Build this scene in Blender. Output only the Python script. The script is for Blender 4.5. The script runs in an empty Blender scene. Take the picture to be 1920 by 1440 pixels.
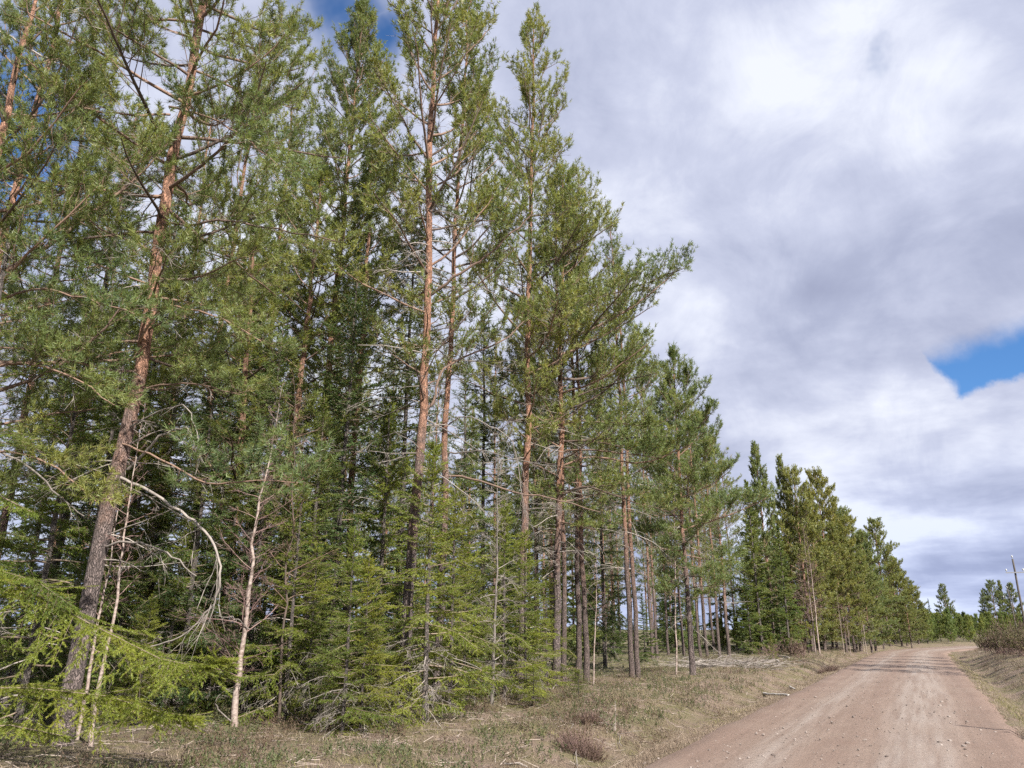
import bpy, math, random
import numpy as np

rng0 = np.random.default_rng(11)
random.seed(5)
SC = bpy.context.scene
COL = SC.collection
R = math.radians

# ------------------------------------------------------------------ camera
CAM_H, PITCH, FPX = 1.75, R(17.7), 1442.0        # eye height, upward tilt, focal length in 1920-px pixels
cam_d = bpy.data.cameras.new('camera')
cam_d.sensor_fit = 'HORIZONTAL'
cam_d.sensor_width = 36.0
cam_d.lens = 36.0 * FPX / 1920.0
cam_d.clip_start = 0.1
cam_d.clip_end = 5000
cam = bpy.data.objects.new('camera', cam_d)
cam.location = (0, 0, CAM_H)
cam.rotation_euler = (R(90) + PITCH, 0, 0)
COL.objects.link(cam)
SC.camera = cam

# ------------------------------------------------------------------ sun, sky, exposure
SUN_AZ = R(145)      # clockwise from +Y (view direction): behind the camera, to the right
SUN_EL = R(39)
sun_dir = np.array([math.sin(SUN_AZ) * math.cos(SUN_EL), math.cos(SUN_AZ) * math.cos(SUN_EL), math.sin(SUN_EL)])
sun_d = bpy.data.lights.new('sun', 'SUN')
sun_d.energy = 5.0
sun_d.angle = R(0.53)
sun_d.color = (1.0, 0.945, 0.86)
sun = bpy.data.objects.new('sun', sun_d)
import mathutils
sun.rotation_euler = mathutils.Vector(sun_dir.tolist()).to_track_quat('Z', 'Y').to_euler()
sun.location = (30, -30, 40)
COL.objects.link(sun)

SC.view_settings.view_transform = 'Standard'
SC.view_settings.look = 'None'
SC.view_settings.gamma = 1.0
SC.view_settings.exposure = 1.05
SC.render.engine = 'CYCLES'
SC.cycles.max_bounces = 5
SC.cycles.diffuse_bounces = 2
SC.cycles.transmission_bounces = 4
SC.cycles.transparent_max_bounces = 8
SC.cycles.use_denoising = False
SC.cycles.use_adaptive_sampling = True
SC.cycles.adaptive_threshold = 0.02


class NT:
    """small helper round a node tree"""
    def __init__(self, tree):
        self.t = tree
        tree.nodes.clear()
    def n(self, typ, **kw):
        nd = self.t.nodes.new(typ)
        for k, v in kw.items():
            if k.startswith('_'):
                setattr(nd, k[1:], v)
            else:
                key = int(k[1:]) if k[0] == 'i' and k[1:].isdigit() else k
                if hasattr(v, 'is_linked') or hasattr(v, 'links'):
                    self.t.links.new(v, nd.inputs[key])
                else:
                    nd.inputs[key].default_value = v
        return nd
    def math(self, op, a, b=None, c=None, clamp=False):
        kw = {'i0': a}
        if b is not None: kw['i1'] = b
        if c is not None: kw['i2'] = c
        nd = self.n('ShaderNodeMath', _operation=op, _use_clamp=clamp, **kw)
        return nd.outputs[0]
    def vmath(self, op, a, b=None):
        kw = {'i0': a}
        if b is not None: kw['i1'] = b
        return self.n('ShaderNodeVectorMath', _operation=op, **kw).outputs
    def ramp(self, fac, stops, interp='LINEAR'):
        nd = self.n('ShaderNodeValToRGB', Fac=fac)
        cr = nd.color_ramp
        cr.interpolation = interp
        while len(cr.elements) < len(stops): cr.elements.new(0.5)
        for e, (p, c) in zip(cr.elements, stops):
            e.position = p
            e.color = (*c, 1) if not isinstance(c, (int, float)) else (c, c, c, 1)
        return nd.outputs[0]
    def mix(self, f, a, b):
        nd = self.n('ShaderNodeMix', _data_type='RGBA')
        for v, s in ((f, nd.inputs[0]), (a, nd.inputs[6]), (b, nd.inputs[7])):
            if hasattr(v, 'links'): self.t.links.new(v, s)
            else: s.default_value = (*v, 1) if isinstance(v, tuple) and len(v) == 3 else v
        return nd.outputs[2]
    def noise(self, vec, scale, detail=4, rough=0.55, dist=0.0):
        kw = dict(Scale=scale, Detail=detail, Roughness=rough, Distortion=dist)
        if vec is not None: kw['Vector'] = vec
        return self.n('ShaderNodeTexNoise', **kw).outputs[0]
    def link(self, a, b):
        self.t.links.new(a, b)


# world: physical sky behind a broken layer of cumulus, both laid out by direction
world = bpy.data.worlds.new('World')
SC.world = world
world.use_nodes = True
w = NT(world.node_tree)


def px_dir(px, py):
    a = (px - 960) / FPX
    b = -(py - 720) / FPX
    v = np.array([a, math.cos(PITCH) - b * math.sin(PITCH), math.sin(PITCH) + b * math.cos(PITCH)])
    return v / np.linalg.norm(v)


sky = w.n('ShaderNodeTexSky', _sky_type='NISHITA', _sun_disc=False, _sun_elevation=SUN_EL, _sun_rotation=SUN_AZ,
          _air_density=1.0, _dust_density=0.4, _ozone_density=2.0)
tc = w.n('ShaderNodeTexCoord').outputs['Generated']
sep = w.n('ShaderNodeSeparateXYZ', Vector=tc)
zz = w.math('ADD', w.math('MAXIMUM', sep.outputs[2], 0.0), 0.16)
plane = w.n('ShaderNodeCombineXYZ', X=w.math('DIVIDE', sep.outputs[0], zz), Y=w.math('DIVIDE', sep.outputs[1], zz), Z=0.0).outputs[0]
big = w.noise(plane, 0.95, 6, 0.52, 0.35)
off = w.vmath('ADD', plane, (7.3, 2.1, 0.0))[0]
med = w.noise(off, 2.1, 7, 0.55, 0.25)
fine = w.noise(tc, 7.5, 8, 0.66, 0.5)
# openings in the cloud deck: direction of the opening, size
warp = w.n('ShaderNodeTexNoise', Vector=tc, Scale=5.0, Detail=5.0, Roughness=0.6)
warped = w.vmath('ADD', tc, w.vmath('MULTIPLY', w.vmath('SUBTRACT', warp.outputs[1], (0.5, 0.5, 0.5))[0], (0.16, 0.16, 0.16))[0])[0]
hole = None
for (hx, hy, rad, soft) in ((-20, 250, 0.07, 0.10), (625, 15, 0.035, 0.05), (715, 70, 0.02, 0.04), (1625, 135, 0.000, 0.026)):
    dist = w.vmath('DISTANCE', warped, tuple(px_dir(hx, hy)))[1]
    h = w.n('ShaderNodeMapRange', _interpolation_type='SMOOTHSTEP', Value=dist, i1=rad - soft * 0.4, i2=rad + soft, i3=1.0, i4=0.0).outputs[0]
    hole = h if hole is None else w.math('MAXIMUM', hole, h)
# the wedge of blue on the right: bounded by four cloud edges
corners = [(1738, 668), (1795, 755), (2080, 640), (2120, 520)]
cen = px_dir(1930, 640)
wedge = None
warp2 = w.vmath('ADD', tc, w.vmath('MULTIPLY', w.vmath('SUBTRACT', w.n('ShaderNodeTexNoise', Vector=tc, Scale=14.0, Detail=6.0, Roughness=0.6).outputs[1], (0.5, 0.5, 0.5))[0], (0.05, 0.05, 0.05))[0])[0]
for k in range(4):
    nrm = np.cross(px_dir(*corners[k]), px_dir(*corners[(k + 1) % 4]))
    nrm /= np.linalg.norm(nrm)
    if np.dot(nrm, cen) < 0: nrm = -nrm
    dd = w.vmath('DOT_PRODUCT', warp2, tuple(nrm))[1]
    e = w.n('ShaderNodeMapRange', _interpolation_type='SMOOTHSTEP', Value=dd, i1=(-0.002, -0.002, -0.01, -0.012)[k], i2=(0.010, 0.008, 0.03, 0.022)[k]).outputs[0]
    wedge = e if wedge is None else w.math('MINIMUM', wedge, e)
hole = w.math('MAXIMUM', hole, wedge)
# natural breaks elsewhere
brk = w.n('ShaderNodeMapRange', _interpolation_type='SMOOTHSTEP', Value=big, i1=0.25, i2=0.18, i3=0.0, i4=1.0).outputs[0]
clear = w.math('MAXIMUM', hole, brk)
lum = w.math('ADD', w.math('MULTIPLY', big, 0.50), w.math('MULTIPLY', med, 0.42))
bil = w.math('ABSOLUTE', w.math('SUBTRACT', w.noise(w.vmath('ADD', tc, (3.1, 0.4, 1.7))[0], 4.2, 5, 0.5, 0.2), 0.5))
lum = w.math('ADD', lum, w.math('ADD', w.math('MULTIPLY', fine, 0.24), w.math('MULTIPLY', bil, 0.35)))
lum = w.math('SUBTRACT', lum, 0.095)
# lower clouds near the horizon show their shaded undersides
# larger bright and shaded masses of the clouds in view
wl = w.vmath('ADD', tc, w.vmath('MULTIPLY', w.vmath('SUBTRACT', w.n('ShaderNodeTexNoise', Vector=tc, Scale=3.5, Detail=5.0, Roughness=0.55).outputs[1], (0.5, 0.5, 0.5))[0], (0.30, 0.30, 0.30))[0])[0]
for (hx, hy, rad, amt) in ((1330, 640, 0.22, 0.06), (1640, 745, 0.16, 0.08), (1500, 220, 0.24, 0.03), (1560, 610, 0.11, -0.07), (1780, 640, 0.08, -0.04), (1420, 850, 0.15, -0.03),
                           (1850, 920, 0.16, -0.04), (1850, 80, 0.24, -0.02), (1880, 770, 0.10, 0.05), (1500, 1010, 0.20, 0.07), (1800, 1120, 0.22, 0.05), (600, 400, 0.5, 0.06)):
    dist = w.vmath('DISTANCE', wl, tuple(px_dir(hx, hy)))[1]
    lum = w.math('ADD', lum, w.n('ShaderNodeMapRange', _interpolation_type='SMOOTHSTEP', Value=dist, i1=rad * 0.15, i2=rad, i3=amt, i4=0.0).outputs[0])
cl = w.ramp(lum, [(0.30, (1.6650, 1.8270, 2.6100)), (0.43, (2.2500, 2.4480, 3.2850)), (0.53, (3.0600, 3.2580, 4.0950)), (0.64, (4.4100, 4.5900, 5.1750))])
low = w.n('ShaderNodeMapRange', _interpolation_type='SMOOTHSTEP', Value=sep.outputs[2], i1=0.0, i2=0.22, i3=0.68, i4=1.0).outputs[0]
low2 = w.n('ShaderNodeMapRange', _interpolation_type='SMOOTHSTEP', Value=sep.outputs[2], i1=0.0, i2=0.24, i3=0.0, i4=1.0).outputs[0]
lowc = w.mix(low2, (0.88, 0.94, 1.06), (1.0, 1.0, 1.0))
cl = w.vmath('MULTIPLY', cl, lowc)
blue = w.vmath('MULTIPLY', sky.outputs[0], (0.36, 0.57, 0.80))[0]
skymix = w.mix(clear, cl[0], blue)
bg = w.n('ShaderNodeBackground', Color=skymix, Strength=0.10)
w.link(bg.outputs[0], w.n('ShaderNodeOutputWorld').inputs[0])

# ------------------------------------------------------------------ projection helpers (used only to read sizes and places off the photograph)
CT, ST = math.cos(PITCH), math.sin(PITCH)


def ray(px, py):
    a = (px - 960) / FPX
    b = -(py - 720) / FPX
    return np.array([a, CT - b * ST, ST + b * CT])


def at(px, py, Y):
    d = ray(px, py)
    return np.array([0, 0, CAM_H]) + d * (Y / d[1])


def ground_px(px, py, z=0.08):
    d = ray(px, py)
    return np.array([0, 0, CAM_H]) + d * ((z - CAM_H) / d[2])


def proj(p):
    x, y, z = p[0], p[1], p[2] - CAM_H
    f = y * CT + z * ST
    u = -y * ST + z * CT
    return 960 + FPX * x / f, 720 - FPX * u / f


def z_at(py, Y):
    """height of the point that stands at depth Y and image row py (on the centre column)"""
    return at(960, py, Y)[2]


# ------------------------------------------------------------------ road line and terrain
HEAD0 = R(27.0)
HALF = 2.35
pts = []
p = np.array([4.70, 11.86])
h = HEAD0
back = p - 60 * np.array([math.sin(h), math.cos(h)])
step = 0.5
for i in range(120): pts.append(back + i * step * np.array([math.sin(h), math.cos(h)]))
q = p.copy()
t = 0.0
while t < 260:
    pts.append(q.copy())
    if t > 56 and h < R(80): h += R(0.85) * step
    q = q + step * np.array([math.sin(h), math.cos(h)])
    t += step
CL = np.array(pts)
TAN = np.gradient(CL, axis=0)
TAN /= np.linalg.norm(TAN, axis=1)[:, None]
NRM = np.stack([-TAN[:, 1], TAN[:, 0]], 1)          # to the left
T_OF = (np.arange(len(CL)) - 120) * step


def road_coords(x, y):
    """distance along the road and signed distance from its centre line (left positive)"""
    x = np.atleast_1d(np.asarray(x, float)); y = np.atleast_1d(np.asarray(y, float))
    out_t = np.empty_like(x); out_s = np.empty_like(x)
    for a in range(0, len(x), 4000):
        P = np.stack([x[a:a + 4000], y[a:a + 4000]], 1)
        d2 = ((P[:, None, :] - CL[None, ::2, :]) ** 2).sum(2)
        k = d2.argmin(1) * 2
        v = P - CL[k]
        out_s[a:a + 4000] = np.where(np.abs((v * TAN[k]).sum(1)) < 3, (v * NRM[k]).sum(1), np.sign((v * NRM[k]).sum(1)) * np.sqrt((v ** 2).sum(1)))
        out_t[a:a + 4000] = T_OF[k] + (v * TAN[k]).sum(1)
    return out_t, out_s


def road_point(t, s):
    k = np.clip(np.round(np.asarray(t) / step).astype(int) + 120, 0, len(CL) - 1)
    rem = np.asarray(t) - T_OF[k]
    P = CL[k] + TAN[k] * rem[..., None] + NRM[k] * np.asarray(s)[..., None]
    return P[..., 0], P[..., 1]


_tab = np.random.default_rng(3).random((256, 256))


def vnoise(x, y):
    xi = np.floor(x).astype(int); yi = np.floor(y).astype(int)
    fx = x - xi; fy = y - yi
    fx = fx * fx * (3 - 2 * fx); fy = fy * fy * (3 - 2 * fy)
    g = lambda a, b: _tab[a % 256, b % 256]
    return (g(xi, yi) * (1 - fx) + g(xi + 1, yi) * fx) * (1 - fy) + (g(xi, yi + 1) * (1 - fx) + g(xi + 1, yi + 1) * fx) * fy - 0.5


def sstep(a, b, x):
    t = np.clip((x - a) / (b - a), 0, 1)
    return t * t * (3 - 2 * t)


def ground_z(x, y, under_road=True):
    t, s = road_coords(x, y)
    x = np.atleast_1d(x); y = np.atleast_1d(y)
    a = np.abs(s) - HALF
    left = s > 0
    ditch_l = -0.20 * np.exp(-((a - 0.95) / 0.5) ** 2)
    zl = ditch_l + 0.20 * sstep(0.9, 3.2, a) + 0.10 * sstep(3, 9, a)
    ditch_r = -0.30 * np.exp(-((a - 1.0) / 0.55) ** 2)
    zr = ditch_r + 0.75 * sstep(1.0, 5.0, a) + 0.15 * sstep(5, 12, a)
    z = np.where(left, zl, zr)
    amp = sstep(0.5, 2.5, a)
    z = z + amp * (0.16 * vnoise(x * 0.55, y * 0.55) + 0.09 * vnoise(x * 1.7 + 9, y * 1.7) + 0.05 * vnoise(x * 4.1, y * 4.1 + 5))
    z = z + sstep(0.0, 1.0, a) * 0.03 * vnoise(x * 6, y * 6)
    z = z + sstep(6, 40, a) * 0.5 * vnoise(x * 0.12, y * 0.12)
    z = z + sstep(15, 200, np.hypot(x, y) - 60) * 0.6
    z = np.where(a < 0.15, -0.03 - 0.12 * sstep(0.15, -0.3, a), z - 0.03 * (1 - sstep(0.15, 0.5, a)))
    return z


def gz(x, y):
    return float(ground_z(np.array([x]), np.array([y]))[0])


# ------------------------------------------------------------------ mesh helpers
def mesh_np(name, V, F, mats, midx=None, attrs=None, uv=None, smooth=False):
    """V (n,3); F (m,3) or (m,4) or a list of such arrays"""
    if not isinstance(F, list): F = [F]
    F = [f for f in F if len(f)]
    me = bpy.data.meshes.new(name)
    V = np.ascontiguousarray(V, dtype=np.float32)
    me.vertices.add(len(V))
    me.vertices.foreach_set('co', V.ravel())
    nl = sum(f.size for f in F); npoly = sum(len(f) for f in F)
    me.loops.add(nl)
    me.loops.foreach_set('vertex_index', np.concatenate([f.ravel() for f in F]).astype(np.int32))
    me.polygons.add(npoly)
    sizes = np.concatenate([np.full(len(f), f.shape[1]) for f in F])
    starts = np.concatenate([[0], np.cumsum(sizes)[:-1]]).astype(np.int32)
    me.polygons.foreach_set('loop_start', starts)
    try: me.polygons.foreach_set('loop_total', sizes.astype(np.int32))
    except Exception: pass
    if midx is not None: me.polygons.foreach_set('material_index', np.asarray(midx, np.int32))
    me.polygons.foreach_set('use_smooth', np.full(npoly, bool(smooth)))
    for m in (mats if isinstance(mats, (list, tuple)) else [mats]): me.materials.append(m)
    if attrs:
        for k, v in attrs.items():
            dom = 'POINT' if len(v) == len(V) and len(v) != npoly else 'FACE'
            at_ = me.attributes.new(k, 'FLOAT', dom)
            at_.data.foreach_set('value', np.asarray(v, np.float32))
    if uv is not None:
        lay = me.uv_layers.new(name='uv')
        idx = np.concatenate([f.ravel() for f in F])
        lay.data.foreach_set('uv', np.ascontiguousarray(uv[idx], np.float32).ravel())
    me.update(calc_edges=True)
    me.validate()
    return me


def link(name, me, parent=None):
    o = bpy.data.objects.new(name, me)
    COL.objects.link(o)
    if parent is not None: o.parent = parent
    return o


def empty(name, loc, rz=0.0, label=None, cat=None, group=None, scale=None, tilt=None):
    o = bpy.data.objects.new(name, None)
    o.empty_display_size = 0.2
    COL.objects.link(o)
    o.location = [float(c) for c in loc]
    o.rotation_euler = (tilt[0] if tilt else 0, tilt[1] if tilt else 0, rz)
    if scale is not None: o.scale = (scale,) * 3 if isinstance(scale, (int, float)) else scale
    tag(o, label, cat, group)
    return o


def tag(o, label=None, cat=None, group=None, kind=None):
    if label: o['label'] = label
    if cat: o['category'] = cat
    if group: o['group'] = group
    if kind: o['kind'] = kind
    return o


def unit(v):
    return v / (np.linalg.norm(v, axis=-1, keepdims=True) + 1e-9)


def frames(D):
    ref = np.where(np.abs(D[:, 2:3]) > 0.9, np.array([[1.0, 0, 0]]), np.array([[0, 0, 1.0]]))
    A = unit(np.cross(D, ref))
    return A, np.cross(D, A)


def seg_tubes(P0, P1, R0, R1, k=3):
    """many separate tapered sticks -> V, F(quads)"""
    P0 = np.asarray(P0, float); P1 = np.asarray(P1, float)
    n = len(P0)
    if n == 0: return np.zeros((0, 3)), np.zeros((0, 4), int)
    A, B = frames(unit(P1 - P0))
    an = np.arange(k) * 2 * math.pi / k
    ring = A[:, None, :] * np.cos(an)[None, :, None] + B[:, None, :] * np.sin(an)[None, :, None]
    V0 = P0[:, None, :] + ring * np.asarray(R0)[:, None, None]
    V1 = P1[:, None, :] + ring * np.asarray(R1)[:, None, None]
    V = np.concatenate([V0, V1], 1).reshape(-1, 3)
    b = (np.arange(n) * 2 * k)[:, None]
    i = np.arange(k)[None, :]; j = (i + 1) % k
    F = np.stack([b + i, b + j, b + k + j, b + k + i], 2).reshape(-1, 4)
    return V, F


def poly_tube(P, rad, k=6, rough=0.0, rng=None, cap=True):
    """one continuous tapered tube along a polyline"""
    P = np.asarray(P, float); n = len(P)
    D = unit(np.gradient(P, axis=0))
    A, B = frames(D)
    for i in range(1, n):                      # keep frames from twisting
        a = A[i - 1] - D[i] * np.dot(A[i - 1], D[i])
        a /= np.linalg.norm(a) + 1e-9
        A[i] = a; B[i] = np.cross(D[i], a)
    an = np.arange(k) * 2 * math.pi / k
    rr = np.asarray(rad)[:, None] * np.ones((1, k))
    if rough and rng is not None: rr = rr * (1 + rough * rng.normal(size=(n, k)))
    V = P[:, None, :] + rr[:, :, None] * (A[:, None, :] * np.cos(an)[None, :, None] + B[:, None, :] * np.sin(an)[None, :, None])
    V = V.reshape(-1, 3)
    i = np.arange(k)[None, :]; j = (i + 1) % k
    b = (np.arange(n - 1) * k)[:, None]
    F = np.stack([b + i, b + j, b + k + j, b + k + i], 2).reshape(-1, 4)
    return V, F


class Bag:
    """collects pieces of one mesh"""
    def __init__(self): self.V = []; self.F = []; self.n = 0; self.A = []
    def add(self, V, F, a=None):
        if len(V) == 0: return
        self.V.append(V); self.F.append(np.asarray(F) + self.n); self.n += len(V)
        self.A.append(np.full(len(F), 0.5) if a is None else np.asarray(a, float))
    def mesh(self, name, mat, smooth=False):
        if not self.V: return None
        tri = [(f, a) for f, a in zip(self.F, self.A) if f.shape[1] == 3]
        qd = [(f, a) for f, a in zip(self.F, self.A) if f.shape[1] == 4]
        F = []; att = []
        for grp in (tri, qd):
            if grp:
                F.append(np.concatenate([g[0] for g in grp])); att.append(np.concatenate([g[1] for g in grp]))
        return mesh_np(name, np.concatenate(self.V), F, mat, attrs={'tint': np.concatenate(att)}, smooth=smooth)


def tufts(P, D, Ln, n, nl, nw, spread, rng, tint=None):
    """shoots clothed in needles: each needle one slim triangle. -> V, F, tint"""
    P = np.asarray(P, float); K = len(P)
    if K == 0: return np.zeros((0, 3)), np.zeros((0, 3), int), np.zeros(0)
    D = unit(np.asarray(D, float)); Ln = np.broadcast_to(np.asarray(Ln, float), (K,))
    A, B = frames(D)
    t = (np.arange(n)[None, :] + rng.random((K, n))) / n
    az = rng.random((K, n)) * 2 * math.pi
    sp = spread * (1.12 - 0.6 * t) * (0.75 + 0.5 * rng.random((K, n)))
    rad = A[:, None, :] * np.cos(az)[..., None] + B[:, None, :] * np.sin(az)[..., None]
    nd = D[:, None, :] * np.cos(sp)[..., None] + rad * np.sin(sp)[..., None]
    base = P[:, None, :] + D[:, None, :] * (t * Ln[:, None])[..., None]
    side = unit(np.cross(nd, rng.normal(size=(K, n, 3))))
    L = nl * (0.75 + 0.5 * rng.random((K, n)))[..., None]
    wv = side * (nw * 0.5)
    V = np.stack([base - wv, base + wv, base + nd * L], 2).reshape(-1, 3)
    F = np.arange(K * n * 3).reshape(-1, 3)
    ti = (rng.random(K) if tint is None else np.asarray(tint))[:, None] * 0.75 + 0.25 * rng.random((K, n))
    return V, F, ti.ravel()


# ------------------------------------------------------------------ materials
def new_mat(name):
    m = bpy.data.materials.new(name)
    m.use_nodes = True
    return m, NT(m.node_tree)


def out(nt, sh):
    nt.link(sh, nt.n('ShaderNodeOutputMaterial').inputs[0])


def needle_mat(name, c0, c1, c2, transl=0.28, rough=0.45):
    m, t = new_mat(name)
    tint = t.n('ShaderNodeAttribute', _attribute_name='tint').outputs[2]
    rnd = t.n('ShaderNodeObjectInfo').outputs['Random']
    pos = t.n('ShaderNodeNewGeometry').outputs['Position']
    f = t.math('ADD', t.math('MULTIPLY', tint, 0.55), t.math('MULTIPLY', rnd, 0.25))
    f = t.math('ADD', f, t.math('MULTIPLY', t.math('SUBTRACT', t.noise(pos, 0.9, 2), 0.4), 0.9), clamp=True)
    col = t.ramp(f, [(0.12, c0), (0.5, c1), (0.95, c2)])
    hue = t.mix(t.math('FRACT', t.math('MULTIPLY', rnd, 7.31)), (0.90, 1.0, 1.06), (1.06, 1.01, 0.84))
    col = t.vmath('MULTIPLY', col, hue)[0]
    old = t.math('GREATER_THAN', t.math('FRACT', t.math('MULTIPLY', tint, 57.3)), 0.955)
    col = t.mix(t.math('MULTIPLY', old, 0.75), col, (0.26, 0.165, 0.075))
    p = t.n('ShaderNodeBsdfPrincipled', i0=col, Roughness=rough)
    p.inputs['Specular IOR Level'].default_value = 0.35
    tr = t.n('ShaderNodeBsdfTranslucent', Color=t.vmath('MULTIPLY', col, (1.25, 1.2, 0.6))[0])
    mx = t.n('ShaderNodeMixShader', i0=transl, i1=p.outputs[0], i2=tr.outputs[0])
    out(t, mx.outputs[0])
    return m


M = {}
M['pine'] = needle_mat('pine_needles', (0.090, 0.124, 0.060), (0.186, 0.226, 0.086), (0.345, 0.345, 0.120), 0.42)
M['spruce'] = needle_mat('spruce_needles', (0.068, 0.102, 0.026), (0.180, 0.220, 0.036), (0.340, 0.345, 0.055), 0.40)
M['spruce_dark'] = needle_mat('spruce_needles_dark', (0.048, 0.080, 0.030), (0.098, 0.142, 0.040), (0.195, 0.222, 0.052), 0.34)
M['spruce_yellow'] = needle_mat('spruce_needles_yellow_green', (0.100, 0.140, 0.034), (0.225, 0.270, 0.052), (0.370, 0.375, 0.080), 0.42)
M['pine_far'] = needle_mat('pine_needles_olive', (0.105, 0.134, 0.064), (0.198, 0.224, 0.088), (0.320, 0.310, 0.112), 0.42)  # duller olive for the distant pines: aerial haze put into the needle colour
M['young_pine'] = needle_mat('young_pine_needles', (0.105, 0.150, 0.06), (0.185, 0.228, 0.072), (0.28, 0.285, 0.09), 0.40)


def bark_mat(name, low, mid, up, z0, z1, scale=9.0, bump=0.9):
    m, t = new_mat(name)
    oc = t.n('ShaderNodeTexCoord').outputs['Object']
    sp = t.n('ShaderNodeSeparateXYZ', Vector=oc)
    st = t.vmath('MULTIPLY', oc, (1.0, 1.0, 0.28))[0]
    n1 = t.noise(oc, 1.4, 4, 0.6)
    n2 = t.noise(st, scale * 2.2, 5, 0.65)
    vor = t.n('ShaderNodeTexVoronoi', _feature='DISTANCE_TO_EDGE', Vector=t.vmath('ADD', st, t.n('ShaderNodeTexNoise', Vector=st, Scale=12.0).outputs[1])[0], Scale=scale).outputs[0]
    crack = t.ramp(vor, [(0.0, 0.0), (0.22, 1.0)])
    hz = t.math('ADD', sp.outputs[2], t.math('MULTIPLY', t.math('SUBTRACT', n1, 0.5), 6.0))
    f = t.n('ShaderNodeMapRange', _interpolation_type='SMOOTHSTEP', Value=hz, i1=z0, i2=z1).outputs[0]
    clow = t.mix(n2, low, mid)
    dark = t.vmath('MULTIPLY', low, (0.38, 0.36, 0.36))[0] if not isinstance(low, tuple) else tuple(c * 0.4 for c in low)
    clow = t.mix(crack, dark, clow)
    flake = t.noise(t.vmath('MULTIPLY', oc, (1, 1, 0.5))[0], 14, 5, 0.7)
    cup = t.ramp(flake, [(0.36, tuple(c * 0.40 for c in up)), (0.52, up), (0.68, (min(1, up[0] * 1.35), up[1] * 1.45, up[2] * 1.5))])
    col = t.mix(f, clow, cup)
    p = t.n('ShaderNodeBsdfPrincipled', i0=col, Roughness=0.85)
    hgt = t.math('ADD', t.math('MULTIPLY', crack, 0.7), t.math('MULTIPLY', n2, 0.6))
    b = t.n('ShaderNodeBump', Height=hgt, Strength=bump, Distance=0.03)
    t.link(b.outputs[0], p.inputs['Normal'])
    out(t, p.outputs[0])
    return m


M['bark_pine'] = bark_mat('pine_bark', (0.1242, 0.0966, 0.0902), (0.2760, 0.2162, 0.2024), (0.3404, 0.1794, 0.1178), 2.6, 6.0)
M['bark_pine_far'] = bark_mat('pine_bark_far', (0.1104, 0.0828, 0.0736), (0.2484, 0.1840, 0.1656), (0.3128, 0.1702, 0.1150), 2.5, 6.0)
M['bark_spruce'] = bark_mat('spruce_bark', (0.12, 0.10, 0.09), (0.26, 0.22, 0.20), (0.22, 0.17, 0.14), 8, 14, 14)


def plain(name, c0, c1, scale=12, rough=0.85, stretch=(1, 1, 1), bump=0.0):
    m, t = new_mat(name)
    oc = t.n('ShaderNodeTexCoord').outputs['Object']
    n = t.noise(t.vmath('MULTIPLY', oc, stretch)[0], scale, 5, 0.65)
    rnd = t.n('ShaderNodeAttribute', _attribute_name='tint').outputs[2]
    f = t.math('ADD', t.math('MULTIPLY', t.math('SUBTRACT', n, 0.5), 1.6), rnd, clamp=True)
    col = t.mix(f, c0, c1)
    p = t.n('ShaderNodeBsdfPrincipled', i0=col, Roughness=rough)
    if bump:
        b = t.n('ShaderNodeBump', Height=n, Strength=bump, Distance=0.02)
        t.link(b.outputs[0], p.inputs['Normal'])
    out(t, p.outputs[0])
    return m


M['limb'] = plain('pine_limb', (0.080, 0.060, 0.05), (0.26, 0.165, 0.120))
M['dead'] = plain('dead_wood', (0.1350, 0.1170, 0.1035), (0.3780, 0.3330, 0.3015))
M['twig_spruce'] = plain('spruce_twig', (0.10, 0.075, 0.055), (0.26, 0.20, 0.15))
M['twig_birch'] = plain('birch_twig', (0.12, 0.07, 0.065), (0.27, 0.18, 0.16))


def birch_mat():
    m, t = new_mat('birch_bark')
    oc = t.n('ShaderNodeTexCoord').outputs['Object']
    st = t.vmath('MULTIPLY', oc, (4.0, 4.0, 7.0))[0]
    n = t.noise(st, 2.0, 6, 0.75, 0.6)
    n2 = t.noise(oc, 3.0, 3)
    col = t.ramp(n, [(0.40, (0.04, 0.034, 0.032)), (0.48, (0.19, 0.16, 0.145)), (0.58, (0.33, 0.29, 0.265)), (0.8, (0.46, 0.42, 0.39))])
    col = t.mix(t.math('MULTIPLY', n2, 0.45), col, (0.50, 0.34, 0.27))
    p = t.n('ShaderNodeBsdfPrincipled', i0=col, Roughness=0.7)
    out(t, p.outputs[0])
    return m


M['birch'] = birch_mat()
M['birch_log'] = plain('white_birch_log', (0.3780, 0.3420, 0.3150), (0.7200, 0.6930, 0.6570), 7, 0.7, (1, 1, 3))


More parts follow.
